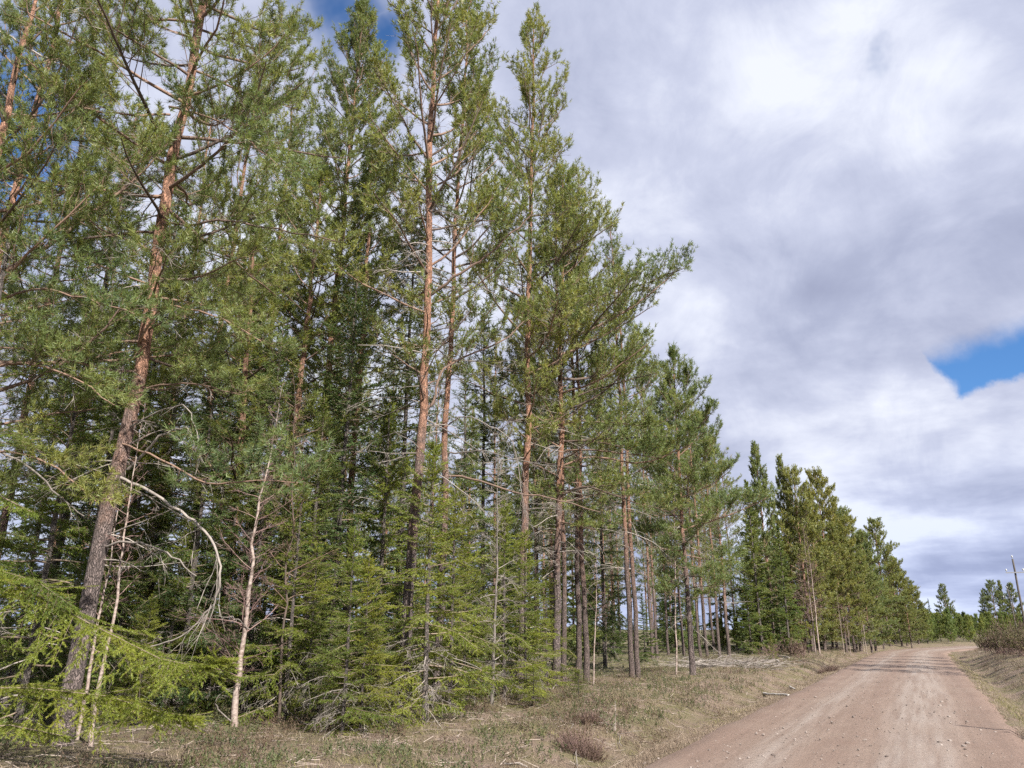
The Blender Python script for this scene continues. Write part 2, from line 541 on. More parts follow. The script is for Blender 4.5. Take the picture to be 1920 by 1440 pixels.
def road_mat():
    m, t = new_mat('gravel_road')
    uv = t.n('ShaderNodeUVMap', _uv_map='uv').outputs[0]      # u across in metres, v along in metres
    s = t.n('ShaderNodeSeparateXYZ', Vector=uv)
    pos = t.n('ShaderNodeNewGeometry').outputs['Position']
    lng = t.n('ShaderNodeCombineXYZ', X=s.outputs[0], Y=t.math('MULTIPLY', s.outputs[1], 0.10), Z=0.0).outputs[0]
    wob = t.math('MULTIPLY', t.math('SUBTRACT', t.noise(lng, 0.9, 3), 0.5), 0.9)
    u = t.math('ADD', s.outputs[0], wob)
    un = t.n('ShaderNodeMapRange', Value=u, i1=-2.7, i2=2.7).outputs[0]
    # packed wheel tracks are pale grey, loose gravel between and beside them is reddish
    red, pale, mid = (0.1822, 0.1241, 0.0971), (0.2522, 0.2063, 0.1782), (0.2052, 0.1482, 0.1181)
    band = t.ramp(un, [(0.0, red), (0.13, red), (0.22, mid), (0.31, pale), (0.39, mid), (0.47, red), (0.53, mid), (0.60, pale), (0.72, pale), (0.80, mid), (0.88, red), (1.0, red)])
    streak = t.noise(t.n('ShaderNodeCombineXYZ', X=t.math('MULTIPLY', s.outputs[0], 5.0), Y=t.math('MULTIPLY', s.outputs[1], 0.22), Z=0.0).outputs[0], 1.0, 5, 0.6)
    patch = t.noise(pos, 0.5, 5, 0.6)
    col = t.mix(t.math('MULTIPLY', t.ramp(streak, [(0.40, 0.0), (0.62, 1.0)]), 0.65), band, (0.150, 0.100, 0.076))
    col = t.mix(t.math('MULTIPLY', t.ramp(patch, [(0.45, 0.0), (0.7, 1.0)]), 0.4), col, (0.235, 0.178, 0.142))
    grain = t.noise(pos, 38, 4, 0.75)
    grain2 = t.n('ShaderNodeTexVoronoi', Vector=pos, Scale=45.0, _feature='F1')
    speck = t.ramp(t.n('ShaderNodeSeparateXYZ', Vector=grain2.outputs[1]).outputs[0], [(0.0, 0.82), (0.5, 0.99), (1.0, 1.17)])
    col = t.vmath('MULTIPLY', col, speck)[0]
    gs = t.ramp(grain, [(0.3, 0.84), (0.5, 1.0), (0.7, 1.15)])
    col = t.vmath('MULTIPLY', col, gs)[0]
    p = t.n('ShaderNodeBsdfPrincipled', i0=col, Roughness=0.9)
    hgt = t.math('ADD', t.math('MULTIPLY', grain, 0.6), t.math('MULTIPLY', t.noise(pos, 120, 3, 0.7), 0.5))
    hgt = t.math('ADD', hgt, t.math('MULTIPLY', streak, 0.8))
    b = t.n('ShaderNodeBump', Height=hgt, Strength=0.55, Distance=0.025)
    t.link(b.outputs[0], p.inputs['Normal'])
    out(t, p.outputs[0])
    return m


M['road'] = road_mat()


def ground_mat():
    m, t = new_mat('forest_ground')
    pos = t.n('ShaderNodeNewGeometry').outputs['Position']
    zone = t.n('ShaderNodeAttribute', _attribute_name='zone').outputs[2]     # 0 verge, 1 forest floor
    n1 = t.noise(pos, 0.9, 5, 0.6)
    n2 = t.noise(pos, 4.5, 6, 0.7)
    n3 = t.noise(pos, 30, 5, 0.75)
    straw = t.mix(n2, (0.1593, 0.1147, 0.0850), (0.2496, 0.1827, 0.1359))
    moss = t.mix(n2, (0.085, 0.085, 0.030), (0.185, 0.165, 0.062))
    litter = t.mix(n3, (0.0495, 0.0360, 0.0288), (0.1440, 0.1035, 0.0810))
    verge = t.mix(t.ramp(n1, [(0.42, 0.0), (0.62, 0.8)]), straw, moss)
    verge = t.mix(t.ramp(n2, [(0.50, 0.0), (0.64, 0.7)]), verge, (0.120, 0.080, 0.060))
    forest = t.mix(t.ramp(n2, [(0.38, 0.0), (0.58, 1.0)]), litter, moss)
    zn = t.math('ADD', zone, t.math('MULTIPLY', t.math('SUBTRACT', n1, 0.5), 0.9), clamp=True)
    col = t.mix(zn, verge, forest)
    col = t.vmath('MULTIPLY', col, t.ramp(n3, [(0.35, 0.72), (0.65, 1.22)]))[0]
    p = t.n('ShaderNodeBsdfPrincipled', i0=col, Roughness=0.95)
    b = t.n('ShaderNodeBump', Height=t.math('ADD', n3, t.math('MULTIPLY', n2, 1.5)), Strength=0.8, Distance=0.06)
    t.link(b.outputs[0], p.inputs['Normal'])
    out(t, p.outputs[0])
    return m


M['ground'] = ground_mat()


def blade_mat(name, c0, c1, c2, transl=0.2):
    m, t = new_mat(name)
    tint = t.n('ShaderNodeAttribute', _attribute_name='tint').outputs[2]
    pos = t.n('ShaderNodeNewGeometry').outputs['Position']
    f = t.math('ADD', t.math('MULTIPLY', tint, 0.6), t.math('MULTIPLY', t.math('SUBTRACT', t.noise(pos, 0.8, 3), 0.3), 0.9), clamp=True)
    col = t.ramp(f, [(0.1, c0), (0.5, c1), (0.95, c2)])
    p = t.n('ShaderNodeBsdfPrincipled', i0=col, Roughness=0.7)
    tr = t.n('ShaderNodeBsdfTranslucent', Color=col)
    out(t, t.n('ShaderNodeMixShader', i0=transl, i1=p.outputs[0], i2=tr.outputs[0]).outputs[0])
    return m


M['straw'] = blade_mat('dry_grass', (0.1328, 0.0935, 0.0680), (0.2655, 0.2018, 0.1444), (0.4248, 0.3505, 0.2602))
M['grass'] = blade_mat('sparse_green_grass', (0.095, 0.095, 0.03), (0.185, 0.178, 0.05), (0.30, 0.27, 0.085))
M['heath'] = blade_mat('heather', (0.0630, 0.0405, 0.0306), (0.1215, 0.0792, 0.0522), (0.1530, 0.1215, 0.0675))
M['berry'] = blade_mat('lingonberry_leaves', (0.0405, 0.0540, 0.0216), (0.0765, 0.0945, 0.0324), (0.1530, 0.1350, 0.0540), 0.2)
M['shrub'] = blade_mat('shrub_leaves', (0.045, 0.05, 0.02), (0.10, 0.10, 0.03), (0.19, 0.14, 0.06))
M['litter'] = plain('fallen_twigs', (0.1260, 0.0900, 0.0765), (0.3960, 0.3330, 0.2880), 5)
M['stone'] = plain('road_stones', (0.1170, 0.0900, 0.0765), (0.3060, 0.2610, 0.2340), 7)
M['pole'] = plain('weathered_pole', (0.08, 0.07, 0.06), (0.17, 0.15, 0.135), 6, 0.85, (6, 6, 0.4))
M['porcelain'] = plain('white_insulator', (0.45, 0.46, 0.46), (0.55, 0.55, 0.54), 5, 0.3)
M['steel'] = plain('galvanised_steel', (0.30, 0.31, 0.33), (0.42, 0.43, 0.45), 5, 0.5)
M['cutwood'] = plain('cut_wood_face', (0.55, 0.42, 0.27), (0.70, 0.58, 0.40), 8)

# ------------------------------------------------------------------ ground and road
def axis(lo, hi, f0, f1, fine, grow=1.13):
    mid = list(np.arange(f0, f1 + 1e-6, fine))
    a = []; s = fine; v = f0
    while v > lo: s *= grow; v -= s; a.append(v)
    b = []; s = fine; v = f1
    while v < hi: s *= grow; v += s; b.append(v)
    return np.array(a[::-1] + mid + b)


gx = axis(-900, 1500, -13, 30, 0.42, 1.15)
gy = axis(-60, 2200, 7, 40, 0.40, 1.13)
X, Y = np.meshgrid(gx, gy)
Z = ground_z(X.ravel(), Y.ravel())
tt, ss = road_coords(X.ravel(), Y.ravel())
V = np.stack([X.ravel(), Y.ravel(), Z], 1)
nx, ny = len(gx), len(gy)
i = np.arange(ny - 1)[:, None] * nx + np.arange(nx - 1)[None, :]
F = np.stack([i, i + 1, i + nx + 1, i + nx], 2).reshape(-1, 4)
zone = np.where(ss > 0, sstep(3.2, 7.5, ss - HALF), sstep(9, 16, -ss - HALF) * 0.7)
g = link('ground', mesh_np('ground', V, F, M['ground'], attrs={'zone': zone}, smooth=True))
tag(g, kind='structure')

us = np.array([-2.62, -2.5, -2.35, -2.1, -1.8, -1.4, -1.0, -0.6, -0.2, 0.2, 0.6, 1.0, 1.4, 1.8, 2.1, 2.35, 2.5, 2.62])
ks = np.arange(70, len(CL) - 2)
tv = T_OF[ks]
Tg, Ug = np.meshgrid(tv, us, indexing='ij')
rag = 0.16 * vnoise(Tg * 0.9, np.sign(Ug) * 7 + Tg * 0.0) + 0.09 * vnoise(Tg * 3.1, np.sign(Ug) * 3 + 0 * Tg)
Us = Ug + np.where(np.abs(Ug) > 2.0, np.sign(Ug) * rag, 0)
rx, ry = road_point(Tg, Us)
prof = 0.055 - 0.055 * (np.abs(Ug) / 2.35) ** 2
for c in (-1.55, -0.35, 0.55, 1.45):
    prof = prof - 0.022 * np.exp(-((Us - c) / 0.22) ** 2)
prof = prof + 0.02 * vnoise(Tg * 0.6, Ug * 1.3) + 0.012 * vnoise(Tg * 2.2, Ug * 3.0)
prof = np.where(np.abs(Ug) > 2.4, prof - (np.abs(Ug) - 2.4) * 0.55, prof)
prof = prof + 0.03 * np.exp(-((np.abs(Us) - 2.28) / 0.12) ** 2)       # grader's ridge along the edge
Zr = prof + sstep(15, 200, np.hypot(rx, ry) - 60) * 0.6
nu = len(us)
i = np.arange(len(ks) - 1)[:, None] * nu + np.arange(nu - 1)[None, :]
F = np.stack([i, i + nu, i + nu + 1, i + 1], 2).reshape(-1, 4)
rd = link('road', mesh_np('road', np.stack([rx.ravel(), ry.ravel(), Zr.ravel()], 1), F[:, ::-1], M['road'],
                          uv=np.stack([-Us.ravel(), Tg.ravel()], 1), smooth=True))
tag(rd, kind='structure')

# ------------------------------------------------------------------ tree builders
def curve(p, d, L, n, up, wob, rng):
    """wandering polyline that bends towards (up>0) or away from the sky"""
    P = [np.array(p, float)]
    d = np.array(d, float)
    for i in range(n):
        d = d + np.array([0, 0, up / n]) + rng.normal(size=3) * wob
        d /= np.linalg.norm(d)
        P.append(P[-1] + d * (L / n))
    return np.array(P)


def along(P, t):
    n = len(P) - 1
    k = min(int(t * n), n - 1)
    f = t * n - k
    d = P[k + 1] - P[k]
    return P[k] * (1 - f) + P[k + 1] * f, d / (np.linalg.norm(d) + 1e-9)


def rotv(d, ax, a):
    ax = ax / (np.linalg.norm(ax) + 1e-9)
    return d * math.cos(a) + np.cross(ax, d) * math.sin(a) + ax * np.dot(ax, d) * (1 - math.cos(a))


class Acc:
    """sticks and shoots of one tree or one branch"""
    def __init__(self, seed, twig_every=2, shoot=0.13, per_m=14, brush=0.085):
        self.twig_every = twig_every; self.sl = shoot; self.per_m = per_m; self.brush = brush
        self.rng = np.random.default_rng(seed)
        self.limbs = []                        # (polyline, r0, r1)
        self.sp0 = []; self.sp1 = []; self.sr = []
        self.dead = []; self.dp0 = []; self.dp1 = []; self.dr = []
        self.tp = []; self.td = []; self.tl = []; self.tt = []
    def stick(self, a, b, r): self.sp0.append(a); self.sp1.append(b); self.sr.append(r)
    def dstick(self, a, b, r): self.dp0.append(a); self.dp1.append(b); self.dr.append(r)
    def shoot(self, p, d, l, tint): self.tp.append(p); self.td.append(d); self.tl.append(l); self.tt.append(tint)
    def wood(self, name, mat, k=5):
        B = Bag()
        for P, r0, r1 in self.limbs:
            V, F = poly_tube(P, np.linspace(r0, r1, len(P)) ** 1.0, k)
            B.add(V, F, np.full(len(F), self.rng.random()))
        if self.sp0:
            V, F = seg_tubes(self.sp0, self.sp1, np.array(self.sr), np.array(self.sr) * 0.45, 3)
            B.add(V, F, np.repeat(self.rng.random(len(self.sp0)), 3))
        return B.mesh(name, mat, True)
    def deadwood(self, name, mat):
        B = Bag()
        for P, r0, r1 in self.dead:
            V, F = poly_tube(P, np.linspace(r0, r1, len(P)), 5)
            B.add(V, F, np.full(len(F), self.rng.random()))
        if self.dp0:
            V, F = seg_tubes(self.dp0, self.dp1, np.array(self.dr), np.array(self.dr) * 0.4, 3)
            B.add(V, F, np.repeat(self.rng.random(len(self.dp0)), 3))
        return B.mesh(name, mat, True)
    def needles(self, name, mat, n, nl, nw, spread):
        if not self.tp: return None
        V, F, ti = tufts(np.array(self.tp), np.array(self.td), np.array(self.tl), n, nl, nw, spread, self.rng, np.array(self.tt))
        return mesh_np(name, V, F, mat, attrs={'tint': ti})


UP = np.array([0, 0, 1.0])


def interp_line(P, t):
    n = len(P) - 1
    t = np.clip(t, 0, 0.995) * n
    k = t.astype(int); f = (t - k)[:, None]
    return P[k] * (1 - f) + P[k + 1] * f, unit(P[k + 1] - P[k])


def yaw(D, a):
    c, s_ = np.cos(a), np.sin(a)
    return np.stack([D[:, 0] * c - D[:, 1] * s_, D[:, 0] * s_ + D[:, 1] * c, D[:, 2]], 1)


def clothe_pine(A, P, r0, t0=0.3, dens=1.0, dead_in=0.35):
    """secondaries, twigs and needle shoots on the pine limb P"""
    rng = A.rng; shoot = A.sl
    L = np.linalg.norm(np.diff(P, axis=0), axis=1).sum()
    m = max(4, int((3 + L * 5.5) * dens))
    side = 1
    for k in range(m):
        t = t0 + (1 - t0) * (k + rng.random()) / m
        q, d = along(P, min(t, 0.995))
        side = -side
        ls = (0.24 + 0.36 * L * (1 - 0.72 * t)) * (0.65 + 0.7 * rng.random())
        d2 = rotv(d, UP, side * R(rng.uniform(28, 66)))
        d2 = unit(d2 + UP * rng.uniform(-0.15, 0.5))
        n2 = 3
        S = curve(q, d2, ls, n2, rng.uniform(0.1, 0.8), 0.13, rng)
        rs = max(0.0035, r0 * 0.30 * (1 - 0.6 * t))
        A.limbs.append((S, rs, rs * 0.45)) if rs > 0.007 else [A.stick(S[0], S[1], rs), A.stick(S[1], S[3], rs * 0.8)]
        nt = max(4, int(ls * A.per_m * dens))
        tint = rng.random()
        tj = 0.30 + 0.70 * (np.arange(nt) + rng.random(nt)) / nt
        Q, D = interp_line(S, tj)
        D3 = unit(yaw(D, rng.choice([-1, 1], nt) * np.radians(rng.uniform(15, 70, nt))) + UP * rng.uniform(0.05, 1.1, nt)[:, None] + rng.normal(size=(nt, 3)) * 0.18)
        l3 = shoot * rng.uniform(0.5, 1.7, nt)
        for j in range(0, nt, A.twig_every): A.stick(Q[j], Q[j] + D3[j] * l3[j], 0.0034)
        bl = A.brush * rng.uniform(0.6, 1.5, nt)
        A.tp.extend(Q + D3 * np.maximum(l3 - bl * 0.6, 0.0)[:, None]); A.td.extend(D3); A.tl.extend(bl); A.tt.extend(tint * 0.55 + rng.random(nt) * 0.45)
        e, de = S[-1], unit(S[-1] - S[-2])
        A.shoot(e - de * 0.1, de, shoot * 0.8, tint)
    e, de = P[-1], unit(P[-1] - P[-2])
    A.shoot(e - de * 0.1, de, shoot, rng.random())
    # bare inner twigs
    for k in range(int(L * 5 * dead_in)):
        q, d = along(P, rng.uniform(0.05, 0.75))
        d2 = unit(rotv(d, UP, rng.choice([-1, 1]) * R(rng.uniform(25, 80))) + UP * rng.uniform(-0.7, 0.2))
        l = rng.uniform(0.2, 0.6)
        S = curve(q, d2, l, 3, -0.3, 0.22, rng)
        for j in range(3): A.dstick(S[j], S[j + 1], 0.0045)
        for j in range(3):
            q2, dd = along(S, rng.uniform(0.2, 0.95))
            A.dstick(q2, q2 + unit(dd + rng.normal(size=3) * 0.7) * rng.uniform(0.08, 0.25), 0.003)


def dead_branch(A, q, d, L, r, rng, up=-0.3, twigs=7):
    P = curve(q, d, L, 6, up, 0.10, rng)
    A.dead.append((P, r, r * 0.3))
    for k in range(twigs):
        t = rng.uniform(0.25, 1)
        q2, dd = along(P, min(t, 0.99))
        d2 = unit(rotv(dd, UP, rng.choice([-1, 1]) * R(rng.uniform(25, 75))) + UP * rng.uniform(-0.6, 0.2))
        l = L * rng.uniform(0.12, 0.38)
        S = curve(q2, d2, l, 3, -0.35, 0.2, rng)
        for j in range(3): A.dstick(S[j], S[j + 1], max(0.003, r * 0.3))
        for j in range(4):
            q3, d3 = along(S, rng.uniform(0.15, 0.98))
            A.dstick(q3, q3 + unit(d3 + rng.normal(size=3) * 0.6 - UP * 0.2) * l * rng.uniform(0.2, 0.55), 0.0026)


def trunk_line(H, rng, wob=0.012, lean=(0, 0), n=26):
    z = np.linspace(-0.25, H, n)
    x = np.cumsum(rng.normal(size=n) * wob * H / n * 3.0); y = np.cumsum(rng.normal(size=n) * wob * H / n * 3.0)
    k = int(np.searchsorted(z, 0))
    x -= x[k]; y -= y[k]
    return np.stack([x + lean[0] * z, y + lean[1] * z, z], 1)


def trunk_rad(P, H, r0, rng, flare=0.35, tip=0.012, pw=0.72):
    z = P[:, 2]
    u = np.clip(z / H, 0, 1)
    r = 0.84 * r0 * (1 - u) ** pw + tip
    return r * (1 + flare * np.exp(-np.clip(z, 0, None) / 0.30)) * (1 + 0.02 * rng.normal(size=len(z)))


def pt_at(P, z):
    k = int(np.clip(np.searchsorted(P[:, 2], z), 1, len(P) - 1))
    f = (z - P[k - 1, 2]) / (P[k, 2] - P[k - 1, 2] + 1e-9)
    return P[k - 1] * (1 - f) + P[k] * f


def make_pine(seed, H, cb, Rc, r0=None, detail=1, dz=0.22, peak=0.25, tippow=0.75, side=None, side_amt=0.0,
              dead_from=None, n_dead=14, lean=(0, 0), dens=1.0, wob=0.012, elev=(-8, 55), bark='bark_pine', needle='pine', thin_above=99.0):
    """-> dict of meshes for one pine: trunk, branches, crown, dead branches"""
    A = Acc(seed, *{2: (2, 0.13, 15.5, 0.085), 1: (3, 0.135, 14.5, 0.095), 0: (8, 0.18, 12, 0.15)}[detail]); rng = A.rng
    r0 = r0 or H * 0.0088
    T = trunk_line(H, rng, wob, lean, 34 if detail else 20)
    V, F = poly_tube(T, trunk_rad(T, H, r0, rng), 14 if detail else 8, 0.025, rng)
    trunk = mesh_np('trunk', V, F, M[bark], smooth=True)
    z = cb; az = rng.uniform(0, 6.28)
    while z < H - 0.25:
        u = (z - cb) / (H - cb)
        pr = (0.5 + 0.5 * sstep(0, peak, u)) if u < peak else ((1 - u) / (1 - peak)) ** tippow
        L = max(0.32, Rc * pr * rng.uniform(0.62, 1.15))
        az += 2.4 + rng.uniform(-0.5, 0.5)
        hd = np.array([math.cos(az), math.sin(az), 0])
        if side is not None: L *= 1 + side_amt * float(np.dot(hd[:2], side))
        e = R(elev[0] + (elev[1] - elev[0]) * u ** 1.2 + rng.uniform(-12, 12))
        d = hd * math.cos(e) + UP * math.sin(e)
        q = pt_at(T, z)
        rb = 0.008 + 0.009 * L
        P = curve(q, d, L, 7, rng.uniform(0.1, 0.7), 0.085, rng)
        A.limbs.append((P, rb, rb * 0.28))
        hi = z > thin_above
        clothe_pine(A, P, rb, 0.30 if u < 0.6 else 0.18, dens * (0.55 if hi else 1), dead_in=0.7 if u < 0.45 else 0.2)
        z += dz * rng.uniform(0.5, 1.5) * (1 - 0.35 * u) * (1.7 if hi else 1)
    top = T[-1]
    for k in range(6):
        d = unit(np.array([rng.normal() * 0.3, rng.normal() * 0.3, 1.0]))
        A.shoot(top - UP * 0.25 * k * 0.3, d, 0.25, rng.random())
    zf = dead_from if dead_from is not None else cb * 0.45
    for k in range(n_dead):
        zz_ = rng.uniform(zf, cb + (H - cb) * 0.35)
        a = rng.uniform(0, 6.28)
        e = R(rng.uniform(-15, 15))
        dead_branch(A, pt_at(T, zz_), np.array([math.cos(a) * math.cos(e), math.sin(a) * math.cos(e), math.sin(e)]),
                    rng.uniform(0.6, 1.9) * min(1, Rc / 2.2), rng.uniform(0.009, 0.017), rng, rng.uniform(-0.7, 0.1), 6 if detail else 4)
    n, nl, nw, sp = {2: (19, 0.092, 0.0112, 1.1), 1: (9, 0.112, 0.0215, 1.1), 0: (7, 0.14, 0.056, 1.1)}[detail]
    return dict(trunk=trunk, branches=A.wood('branches', M['limb'], 6 if detail else 4), crown=A.needles('crown', M[needle], n, nl, nw, sp),
                dead_branches=A.deadwood('dead_branches', M['dead']), T=T)


def clothe_spruce(A, P, r0, t0=0.12, dens=1.0, hang=0.5, width=0.40):
    rng = A.rng
    L = np.linalg.norm(np.diff(P, axis=0), axis=1).sum()
    m = max(4, int(L * 13 * dens))
    side = 1
    tint0 = rng.random() * 0.5
    for k in range(m):
        t = t0 + (1 - t0) * (k + 0.7 * rng.random()) / m
        q, d = along(P, min(t, 0.995))
        side = -side
        ls = (0.10 + width * L * (1 - t) ** 0.75 * (0.55 + 0.45 * min(1, t / 0.35))) * rng.uniform(0.7, 1.25)
        d2 = unit(rotv(d, UP, side * R(rng.uniform(42, 66))) - UP * hang * rng.uniform(-0.45, 0.95))
        S = curve(q, d2, ls, 3, -hang * rng.uniform(0.2, 1.1), 0.10, rng)
        A.stick(S[0], S[3], 0.0035)
        ns = max(1, int(ls * 5.5))
        tint = tint0 + rng.random() * 0.5
        for j in range(ns):
            qa, da = along(S, (j + 0.1) / ns)
            A.shoot(qa, da, ls / ns, tint)
            for sgn in (-1, 1):
                l3 = rng.uniform(0.07, 0.16)
                d3 = unit(rotv(da, UP, sgn * R(rng.uniform(35, 60))) - UP * hang * rng.uniform(0, 0.7))
                A.shoot(qa, d3, l3, tint * 0.8 + rng.random() * 0.2)
    ns = max(2, int(L * 6))
    for j in range(ns):
        qa, da = along(P, t0 + (1 - t0) * j / ns)
        A.shoot(qa, da, L * (1 - t0) / ns, tint0 + 0.3)


def make_spruce(seed, H, Rc, r0=None, detail=1, dz=0.16, z0=0.25, hang=0.5, dens=1.0, powr=0.8, bare=0.0, needle='spruce', dead_low=0, lean=(0, 0)):
    A = Acc(seed); rng = A.rng
    r0 = r0 or H * 0.0085
    T = trunk_line(H, rng, 0.006, lean, 22)
    V, F = poly_tube(T, trunk_rad(T, H, r0, rng, 0.25), 10, 0.03, rng)
    trunk = mesh_np('trunk', V, F, M['bark_spruce'], smooth=True)
    z = z0; az = rng.uniform(0, 6.28)
    while z < H - 0.1:
        u = z / H
        L = max(0.12, Rc * (1 - u) ** powr * (rng.uniform(0.45, 1.0) if rng.random() < 0.7 else rng.uniform(1.0, 1.35)))
        az += 2.4 + rng.uniform(-0.6, 0.6)
        e = R(-14 + 60 * u ** 1.3 + rng.uniform(-9, 9))
        d = np.array([math.cos(az) * math.cos(e), math.sin(az) * math.cos(e), math.sin(e)])
        P = curve(pt_at(T, z), d, L, 6, rng.uniform(-0.25, 0.35), 0.085, rng)
        rb = 0.006 + 0.006 * L
        if rng.random() < bare * (1 - u):
            dead_branch(A, P[0], d, L * 0.8, rb, rng, -0.3, 8)
        else:
            A.limbs.append((P, rb, rb * 0.3))
            clothe_spruce(A, P, rb, 0.10 if L < 0.8 else 0.2, dens, hang * (1 - 0.6 * u))
        z += dz * rng.uniform(0.5, 1.5) * (1 - 0.45 * u)
    for k in range(dead_low):
        a = rng.uniform(0, 6.28)
        dead_branch(A, pt_at(T, rng.uniform(0.2, H * 0.3)), np.array([math.cos(a), math.sin(a), rng.uniform(-0.3, 0.15)]), rng.uniform(0.5, 1.5), 0.008, rng, -0.4, 9)
    A.shoot(T[-1] - UP * 0.3, UP, 0.35, 0.5)
    n, nl, nw, sp = {2: (38, 0.027, 0.0068, 1.0), 1: (7, 0.052, 0.026, 1.0), 0: (6, 0.09, 0.054, 1.0), 3: (18, 0.036, 0.0125, 1.0)}[detail]
    return dict(trunk=trunk, branches=A.wood('branches', M['twig_spruce'], 4), crown=A.needles('crown', M[needle], n, nl, nw, sp),
                dead_branches=A.deadwood('dead_branches', M['dead']), T=T)


def make_bare(seed, H, r0, n_br=40, cb=0.25, Lb=0.16, wob=0.03, lean=(0, 0), droop=0.4, mat='birch', twig='twig_birch', fan=3):
    """leafless slender birch or dead sapling: trunk and twigs"""
    A = Acc(seed); rng = A.rng
    T = trunk_line(H, rng, wob, lean, 24)
    V, F = poly_tube(T, trunk_rad(T, H, r0, rng, 0.15, 0.003, 1.15), 8, 0.03, rng)
    trunk = mesh_np('trunk', V, F, M[mat], smooth=True)
    for k in range(n_br):
        u = cb + (1 - cb) * (k + rng.random()) / n_br
        a = rng.uniform(0, 6.28); e = R(rng.uniform(10, 55))
        L = H * Lb * (1.15 - u) * rng.uniform(0.5, 1.3)
        P = curve(pt_at(T, u * H), np.array([math.cos(a) * math.cos(e), math.sin(a) * math.cos(e), math.sin(e)]), L, 5, rng.uniform(-droop, 0.5), 0.11, rng)
        r = 0.004 + 0.006 * L
        A.limbs.append((P, r, r * 0.3))
        for j in range(int(fan + L * 5)):
            q, d = along(P, rng.uniform(0.2, 0.97))
            S = curve(q, unit(d + rng.normal(size=3) * 0.5), L * rng.uniform(0.15, 0.45), 3, rng.uniform(-0.4, 0.3), 0.15, rng)
            for i_ in range(3): A.stick(S[i_], S[i_ + 1], 0.003)
            for i_ in range(3):
                q2, d2 = along(S, rng.random() * 0.95)
                A.stick(q2, q2 + unit(d2 + rng.normal(size=3) * 0.5) * L * rng.uniform(0.06, 0.2), 0.0022)
    return dict(trunk=trunk, branches=A.wood('branches', M[twig], 4), crown=None, dead_branches=None, T=T)


def plant(name, kit, x, y, rz=0.0, label=None, cat='tree', group=None, scale=None, tilt=None, sink=0.03):
    """one tree: an Empty at its foot with its parts under it (parts share mesh data between copies)"""
    o = empty(name, (x, y, gz(x, y) - sink), rz, label, cat, group, scale, tilt)
    for k in ('trunk', 'branches', 'crown', 'dead_branches'):
        if kit.get(k) is not None:
            c = link(k, kit[k], o)
            if k != 'trunk': c['kind'] = 'stuff'
    return o


def limb_through(o, pix, depths, r0, seed, name='branch', clothe=None, dead=False, label=None, needle=(10, 0.108, 0.020, 1.1), twigs=8):
    """one conspicuous limb read off the photograph: a real 3-D stick with its own depth, child of tree o"""
    base = np.array(o.location)
    P = np.array([at(px, py, Y) for (px, py), Y in zip(pix, depths)]) - base
    # smooth with a Catmull-Rom pass
    Q = []
    E = np.vstack([2 * P[0] - P[1], P, 2 * P[-1] - P[-2]])
    for k in range(1, len(E) - 2):
        for f in np.linspace(0, 1, 5)[:-1]:
            a, b, c, d = E[k - 1], E[k], E[k + 1], E[k + 2]
            Q.append(0.5 * ((2 * b) + (-a + c) * f + (2 * a - 5 * b + 4 * c - d) * f * f + (-a + 3 * b - 3 * c + d) * f ** 3))
    Q.append(P[-1]); Q = np.array(Q)
    rs = np.random.default_rng(seed)
    Q[1:-1] += rs.normal(size=(len(Q) - 2, 3)) * 0.012
    cz, sz = math.cos(-o.rotation_euler[2]), math.sin(-o.rotation_euler[2])
    Q = np.stack([Q[:, 0] * cz - Q[:, 1] * sz, Q[:, 0] * sz + Q[:, 1] * cz, Q[:, 2]], 1)
    if o.rotation_euler[0] or o.rotation_euler[1]:
        mi = np.array(o.rotation_euler.to_matrix().inverted())
        P2 = np.array([at(px, py, Y) for (px, py), Y in zip(pix, depths)]) - base
        Q = Q  # heroes are planted upright: tilt is built into their trunks
    A = Acc(seed)
    A.limbs.append((Q, r0, r0 * 0.35))
    if dead:
        rng = A.rng
        L = np.linalg.norm(np.diff(Q, axis=0), axis=1).sum()
        for k in range(twigs):
            q, d = along(Q, rng.uniform(0.25, 0.99))
            d2 = unit(rotv(d, UP, rng.choice([-1, 1]) * R(rng.uniform(20, 70))) + rng.normal(size=3) * 0.3 - UP * 0.25)
            S = curve(q, d2, L * rng.uniform(0.06, 0.22), 3, -0.5, 0.15, rng)
            for j in range(3): A.stick(S[j], S[j + 1], max(0.003, r0 * 0.25))
            for j in range(3):
                q2, dd = along(S, rng.uniform(0.1, 0.95))
                A.stick(q2, q2 + unit(dd + rng.normal(size=3) * 0.5 - UP * 0.2) * L * rng.uniform(0.03, 0.1), 0.0026)
    if clothe: clothe_pine(A, Q, r0, clothe, 1.0)
    b = link(name, A.wood(name, M['dead'] if dead else M['limb'], 7), o)
    if label: b['label'] = label
    if clothe:
        link('needles', A.needles('needles', M['pine'], *needle), b)
        dm = A.deadwood('dead_twigs', M['dead'])
        if dm: link('dead_twigs', dm, b)['kind'] = 'stuff'
    return b

# ------------------------------------------------------------------ the front row, tree by tree
def foot(px, py):
    g_ = ground_px(px, py)
    return g_[0], g_[1]


def lean_to(x, y, px, py):
    q = at(px, py, y)
    return ((q[0] - x) / q[2], 0.0)


PF = 'pines of the front row'
